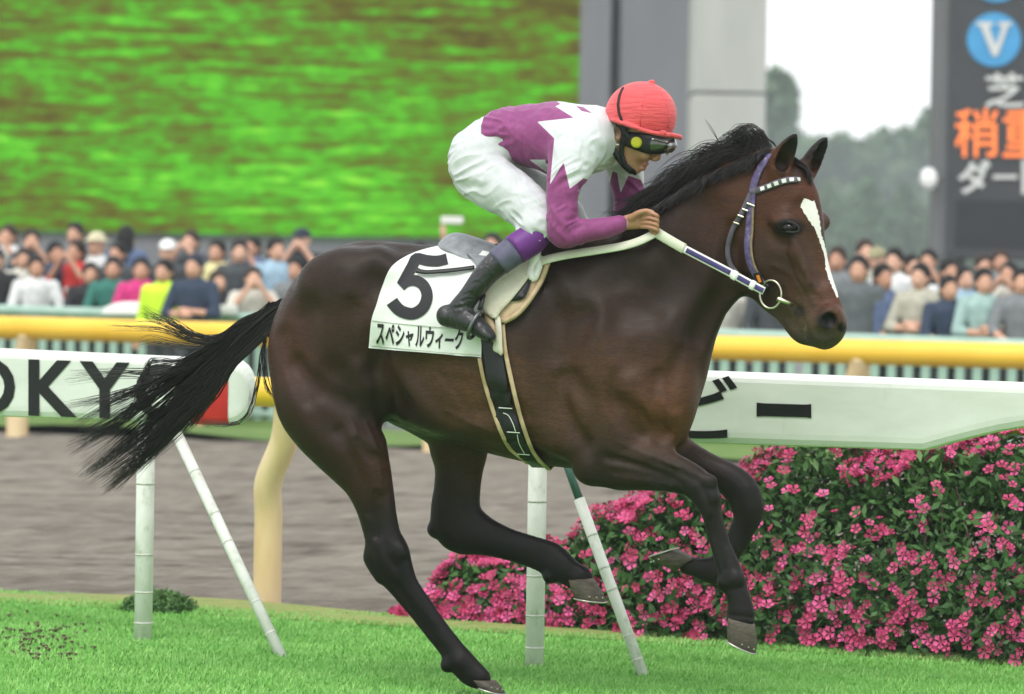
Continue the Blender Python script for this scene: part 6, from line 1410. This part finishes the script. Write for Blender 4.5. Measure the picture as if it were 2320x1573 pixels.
def proto(pose, hair):
    out = {}
    def arms():
        e, w_ = ARMS[pose]; r = []
        for s in (1, -1):
            if pose == 'wave' and s < 0: e, w_ = ARMS['lean']
            r.append((np.array([.185 * s, .01, 1.40]), np.array([e[0] * s, *e[1:]]), np.array([w_[0] * s, w_[1] - (.03 if pose == 'fold' and s < 0 else 0), w_[2] - (.04 if pose == 'fold' and s < 0 else 0)])))
        return r
    h = .012
    g = Grid(LF, (-.48, -.50, -.03), (.48, .30, 2.02), h)                         # skin: head, neck, arms, hands, legs, one body
    g.ball((0, -.005, 1.60), (.078, .098, .118), .02); g.ball((0, -.045, 1.545), (.058, .055, .07), .03); g.chain([[0, -.105, 1.575, .013, .013], [0, -.118, 1.55, .016, .016]], .012, n=1)
    g.ball((.083, .005, 1.585), (.012, .022, .032), .008); g.ball((-.083, .005, 1.585), (.012, .022, .032), .008)
    g.chain([[0, .01, 1.52, .052, .052], [0, .015, 1.42, .058, .058]], .03, n=1)
    g.chain([[0, .0, 1.36, .10, .15], [0, .0, 1.15, .095, .135], [0, 0, .95, .105, .15]], .03, n=2, L=(1, 0, 0))
    for a, e, w_ in arms():
        g.chain([[*a, .05, .05], [*e, .040, .040], [*w_, .029, .029]], .02, n=1); d = (w_ - e) / np.linalg.norm(w_ - e)
        g.chain([[*w_, .030, .030], [*(w_ + d * .06), .034, .034]], .015, n=1)
        for k in range(4): q = w_ + d * .075 + np.array([(k - 1.5) * .017, 0, 0]); g.chain([[*q, .010, .010], [*(q + d * .045 + np.array([0, -.008, 0])), .009, .009]], .004, n=1)
        g.chain([[*(w_ + d * .03), .012, .012], [*(w_ + d * .07 + np.array([-.035 * np.sign(w_[0] + 1e-6), 0, .01])), .010, .010]], .006, n=1)
    for s in (1, -1): g.chain([[.09 * s, 0, .92, .085, .085], [.10 * s, -.01, .50, .055, .055], [.11 * s, .02, .08, .04, .04]], .02, n=2); g.chain([[.11 * s, .03, .04, .04, .04], [.12 * s, -.12, .03, .035, .035]], .02, n=1)
    out['body'] = g
    g = Grid(LF, (-.48, -.50, .80), (.48, .30, 1.95), h)
    g.chain([[0, .012, 1.44, .075, .10], [0, .0, 1.36, .125, .175], [0, .0, 1.15, .12, .16], [0, 0, .93, .13, .175]], .03, n=2, L=(1, 0, 0))
    for a, e, w_ in arms(): g.chain([[*a, .068, .068], [*e, .056, .056], [*(e + (w_ - e) * .25), .052, .052]], .04, n=1)
    out['shirt'] = g
    g = Grid(LF, (-.3, -.3, -.02), (.3, .3, 1.06), h); g.chain([[0, 0, .98, .125, .168], [0, 0, .88, .125, .165]], .02, n=1, L=(1, 0, 0))
    for s in (1, -1): g.chain([[.085 * s, 0, .90, .10, .10], [.10 * s, -.01, .50, .078, .078], [.11 * s, .02, .07, .07, .07]], .04, n=2)
    out['trousers'] = g
    g = Grid(LF, (-.2, -.25, 1.40), (.2, .2, 1.80), .010)
    if hair == 'hair':
        g.ball((0, .015, 1.635), (.092, .108, .105), .01); g.ball((0, .035, 1.58), (.092, .09, .10), .02); g.ball((0, -.105, 1.565), (.085, .075, .088), .02, sub=True)
    elif hair == 'long': g.ball((0, .02, 1.63), (.096, .11, .11), .01); g.chain([[0, .05, 1.58, .09, .10], [0, .06, 1.45, .07, .10]], .02, n=1, L=(1, 0, 0)); g.ball((0, -.105, 1.56), (.082, .08, .095), .02, sub=True)
    elif hair == 'cap': g.ball((0, .0, 1.655), (.097, .112, .085), .01); g.plane_cut((0, 0, 1.635), (0, 0, -1)); g.chain([[-.05, -.10, 1.642, .012, .03], [0, -.15, 1.635, .012, .04], [.05, -.10, 1.642, .012, .03]], .02, n=3, L=(1, 0, 0))
    elif hair == 'hat': g.ball((0, .0, 1.66), (.095, .108, .08), .01); g.plane_cut((0, 0, 1.645), (0, 0, -1)); g.ball((0, 0, 1.645), (.155, .17, .014), .012)
    out['hair' if hair in ('hair', 'long') else 'hat'] = g
    ms = {}
    for k, gg in out.items(): V, Q = gg.mesh(1); ms[k] = mesh_np(V, Q); ms[k].polygons.foreach_set('use_smooth', np.ones(len(ms[k].polygons), bool)); ms[k].materials.append(None)
    return ms
_pc = {}
def get_proto(p, h):
    if ('p', p) not in _pc: _pc[('p', p)] = proto(p, 'hair')
    if ('h', h) not in _pc:
        mm = proto('down', h) if h != 'hair' else _pc[('p', p)]; _pc[('h', h)] = {k: v for k, v in mm.items() if k in ('hair', 'hat')}
    d = {k: v for k, v in _pc[('p', p)].items() if k not in ('hair', 'hat')}; d.update(_pc[('h', h)]); return d
DY = {k: dye(v, 'cloth_' + k) for k, v in dict(white=(214, 216, 214), offwhite=(196, 194, 182), red=(196, 52, 50), darkred=(120, 40, 46), teal=(48, 112, 100), magenta=(196, 48, 118), navy=(44, 58, 78), black=(34, 34, 38), grey=(118, 122, 124), lightblue=(150, 178, 196), blue=(88, 104, 136), paleyellow=(214, 206, 150), beige=(176, 174, 158), tealgrey=(150, 178, 172), striped=(92, 98, 100), darkgrey=(66, 70, 74), brown=(96, 72, 54)).items()}
m = MT('neon_vest'); m.col((.62, .95, .03, 1)).set(Roughness=.7); DY['neon'] = m.m
HAIRS = {k: dye(v, 'hair_' + k) for k, v in dict(black=(24, 22, 22), brown=(52, 38, 30), white=(232, 232, 230), beige=(204, 196, 164), navy=(36, 44, 58), khaki=(150, 146, 112)).items()}
STEP = {0: 0.0, 1: .16, 2: .32, -1: 0.0}
ROWT = {-1: 36.25, 0: 37.45, 1: 38.55, 2: 39.7}
m = MT('terrace_concrete'); v = m.noise(m.coord(), 2, 6); m.col(m.ramp(v, [(.3, lin((112, 112, 108))), (.7, lin((136, 136, 130)))])).set(Roughness=.9)
for k, tt in ((1, 38.05), (2, 39.2)):
    b = MB(); b.box(st(-16.5, tt + 6, STEP[k] / 2 - .02 + .003 * k), UU, VV, np.array([0, 0, 1.0]), 40, 12, STEP[k]); tag(b.build('viewing_step', m.m), kind='structure')
CNT = []
def crowd(px_, py_, row, shirt, hairc, hair, pose, label, turn=None, trousers='darkgrey'):
    t = ROWT[row] + random.uniform(-.15, .15); p = at_t(px_, py_, t); fl = gz(p[0]) + STEP[row] + .01; sc = (p[2] - fl) / 1.595
    if sc > 1.13 or sc < .78: CNT.append((px_, py_, round(sc, 2)))
    sc2 = min(max(sc, .80), 1.14)
    root = empty('person', (p[0], p[1], fl)); root.scale = (sc2 ** .3, sc2 ** .3, sc2); tag(root, label, 'person', 'spectators behind the fence')
    face = math.atan2(-p[0], p[1]); root.rotation_euler = (0, 0, -face * 0 + (turn if turn is not None else random.uniform(-.5, .5)))
    for k, me in get_proto(pose, hair).items():
        o = bpy.data.objects.new(k, me); COL.objects.link(o); o.parent = root; sl = o.material_slots[0]; sl.link = 'OBJECT'
        sl.material = CSKIN if k == 'body' else DY[shirt] if k == 'shirt' else DY[trousers] if k == 'trousers' else HAIRS[hairc]
    return root
B = [
 # left of the horse, front row to back row: x, y of the head, row, shirt, hair colour, head wear, pose, label
 (82, 607, 0, 'white', 'black', 'hair', 'lean', 'spectator in a white shirt leaning on the fence at far left'),
 (-10, 590, 0, 'black', 'black', 'hair', 'down', 'spectator in black cut off by the left edge of the picture'),
 (19, 536, 2, 'white', 'brown', 'hair', 'camera', 'bare-headed spectator high up at the left edge, hands to face'),
 (72, 546, 2, 'darkgrey', 'black', 'hair', 'camera', 'dark-haired spectator in grey holding a camera up, near the left edge'),
 (53, 588, 1, 'offwhite', 'black', 'hair', 'lean', 'spectator peering over the shoulder of the white-shirted man at far left'),
 (126, 575, 1, 'navy', 'black', 'hair', 'down', 'spectator in navy between the white shirt and the red shirt'),
 (170, 532, 2, 'grey', 'black', 'hair', 'down', 'spectator at the back just below the screen, left of the beige hat'),
 (172, 572, 1, 'red', 'brown', 'long', 'camera', 'spectator in a bright red shirt with both hands raised'),
 (219, 556, 1, 'white', 'beige', 'hat', 'lean', 'spectator in a beige brimmed hat and white shirt'),
 (205, 622, 0, 'black', 'black', 'hair', 'lean', 'spectator in black between the red shirt and the teal shirt'),
 (256, 610, 0, 'teal', 'black', 'hair', 'lean', 'spectator in a teal shirt resting a hand on the fence'),
 (267, 576, 1, 'darkgrey', 'black', 'hair', 'down', 'dark-clothed spectator behind the teal shirt'),
 (288, 540, 2, 'blue', 'black', 'long', 'down', 'spectator with black hair turned away at the back', 2.8),
 (320, 612, 0, 'magenta', 'black', 'hair', 'fold', 'spectator in a magenta shirt next to the neon vest'),
 (372, 617, -1, 'neon', 'black', 'hair', 'down', 'steward in a neon yellow-green vest in front of the fence'),
 (380, 572, 1, 'darkgrey', 'white', 'cap', 'down', 'spectator in a white cap above the neon vest'),
 (440, 606, -1, 'navy', 'navy', 'hair', 'fold', 'guard in navy uniform standing in front of the fence'),
 (432, 549, 2, 'darkgrey', 'brown', 'hair', 'camera', 'spectator at the back with hands up, right of the white cap'),
 (492, 572, 1, 'paleyellow', 'black', 'hair', 'fold', 'spectator in a pale yellow shirt with folded arms'),
 (493, 640, 0, 'black', 'brown', 'hair', 'lean', 'short spectator in black below the pale yellow shirt'),
 (543, 572, 1, 'darkgrey', 'black', 'hair', 'down', 'spectator in dark grey just right of the pale yellow shirt'),
 (572, 562, 2, 'blue', 'black', 'hair', 'camera', 'spectator at the back between dark grey and light blue shirts'),
 (574, 632, 0, 'offwhite', 'brown', 'hair', 'camera', 'child-height spectator in white sleeves looking through a camera'),
 (625, 568, 1, 'lightblue', 'black', 'hair', 'lean', 'spectator in a light blue shirt left of the croup'),
 (684, 546, 2, 'black', 'navy', 'cap', 'camera', 'spectator in a dark cap and black shirt with raised arms by the croup'),
 (672, 612, 0, 'grey', 'black', 'hair', 'lean', 'spectator in grey partly hidden by the horse croup'),
 (952, 575, 2, 'offwhite', 'black', 'hair', 'wave', 'spectator waving an arm above the saddlecloth'),
 (1115, 556, 2, 'grey', 'black', 'hair', 'down', 'spectator whose head shows just behind the saddle'),
 # right of the neck
 (1640, 640, 0, 'offwhite', 'brown', 'hair', 'down', 'spectator in off-white under the neck of the horse'),
 (1688, 628, 1, 'grey', 'black', 'hair', 'fold', 'spectator in grey under the throat of the horse'),
 (1752, 620, 0, 'darkgrey', 'black', 'hair', 'down', 'spectator in dark grey under the chin of the horse'),
 (1600, 600, 1, 'lightblue', 'black', 'hair', 'down', 'spectator in light blue almost hidden by the horse neck'),
 (1897, 590, 1, 'grey', 'brown', 'hair', 'down', 'spectator right beside the horse nose'),
 (1945, 612, 0, 'striped', 'black', 'hair', 'down', 'spectator in a grey striped shirt just right of the muzzle'),
 (1960, 572, 2, 'darkgrey', 'brown', 'hair', 'camera', 'tallest head at the back, right of the muzzle'),
 (1988, 590, 2, 'beige', 'khaki', 'cap', 'down', 'spectator in a khaki cap behind the striped shirt'),
 (2001, 630, 0, 'blue', 'black', 'hair', 'down', 'spectator in a broad blue shirt beside the striped shirt'),
 (2026, 594, 1, 'white', 'black', 'hair', 'down', 'spectator in white behind the blue shirt'),
 (2085, 629, 0, 'beige', 'black', 'hair', 'fold', 'spectator in a beige top with a bare arm across the chest'),
 (2103, 593, 2, 'darkgrey', 'black', 'hair', 'camera', 'spectator at the back under the left edge of the dark board'),
 (2150, 617, 1, 'white', 'black', 'hair', 'down', 'spectator in white left of the pale teal shirt'),
 (2150, 655, 0, 'navy', 'black', 'hair', 'lean', 'spectator in dark blue in front, right of the beige top'),
 (2184, 633, 1, 'lightblue', 'black', 'long', 'fold', 'spectator in light blue between dark blue and pale teal'),
 (2229, 640, 0, 'tealgrey', 'black', 'hair', 'fold', 'spectator in a pale teal shirt with folded arms'),
 (2229, 604, 2, 'grey', 'brown', 'hair', 'down', 'bald-looking spectator at the back above the pale teal shirt'),
 (2267, 594, 2, 'grey', 'brown', 'hair', 'down', 'highest spectator near the right edge'),
 (2286, 624, 1, 'offwhite', 'black', 'long', 'camera', 'spectator in an off-white top near the right edge'),
 (2315, 640, 0, 'grey', 'black', 'hair', 'lean', 'spectator in grey at the right edge of the picture'),
 (2065, 604, 2, 'brown', 'black', 'hair', 'down', 'spectator at the back between the white and beige tops'),
 (1870, 612, 1, 'darkgrey', 'black', 'hair', 'down', 'spectator half hidden behind the horse nostril'),
]
for e in B: crowd(*e)
# things held or set down by the crowd
PAPER = simple('paper_white', (226, 226, 220), .8, .06, 10)
p = at_t(1024, 499, 39.6); b = MB(); b.box(p, UU, VV, np.array([0, 0, 1.0]), .26, .02, .08, .008); tag(b.build('rolled_paper', PAPER), 'white paper waved above the crowd behind the rider', 'paper')
p = at_t(508, 702, 36.75); b = MB(); b.box(p, UU, VV, np.array([0, 0, 1.0]), .24, .16, .09, .012); bx_ = b.build('white_box', PAPER); tag(bx_, 'small white box set on the fence by the navy guard', 'box')
p = at_t(300, 697, T_FENCE); b = MB()
S = np.linspace(-.30, .30, 15); ring = []
for s_ in S:
    zz = .075 * math.sqrt(max(0, 1 - (s_ / .30) ** 2)) + .005; q = p + UU * s_ - np.array([0, 0, .02]); ring += [q - VV * .10 - np.array([0, 0, .05]), q - VV * .085 + np.array([0, 0, zz * .6]), q + np.array([0, 0, zz]), q + VV * .085 + np.array([0, 0, zz * .6]), q + VV * .10 - np.array([0, 0, .05])]
b.add(ring, [(j * 5 + i, (j + 1) * 5 + i, (j + 1) * 5 + i + 1, j * 5 + i + 1) for j in range(14) for i in range(4)]); tag(b.build('towel', PAPER, None, True), 'white towel hung over the fence rail left of the neon vest', 'towel')
print('CROWD out of range', CNT)
# ================================================================== the air: a thin haze that pales the far trees
m = bpy.data.materials.new('haze_air'); m.use_nodes = True; t_ = m.node_tree; t_.nodes.clear(); o_ = t_.nodes.new('ShaderNodeOutputMaterial'); v_ = t_.nodes.new('ShaderNodeVolumePrincipled')
v_.inputs['Color'].default_value = (.84, .92, .93, 1); v_.inputs['Density'].default_value = .0008; v_.inputs['Anisotropy'].default_value = .1; t_.links.new(v_.outputs[0], o_.inputs['Volume'])
zh = max((o.matrix_world @ Vector(c)).z for o in bpy.data.objects if o.type == 'MESH' for c in o.bound_box) if False else 15.0
b = MB(); b.box((0, 420, (zh - 6.5) / 2), EX, EY, EZ, 2040, 1120, zh + 6.5); hz = b.build('haze', m, None); tag(hz, 'thin pale haze in the air over the course', 'haze', kind='stuff')
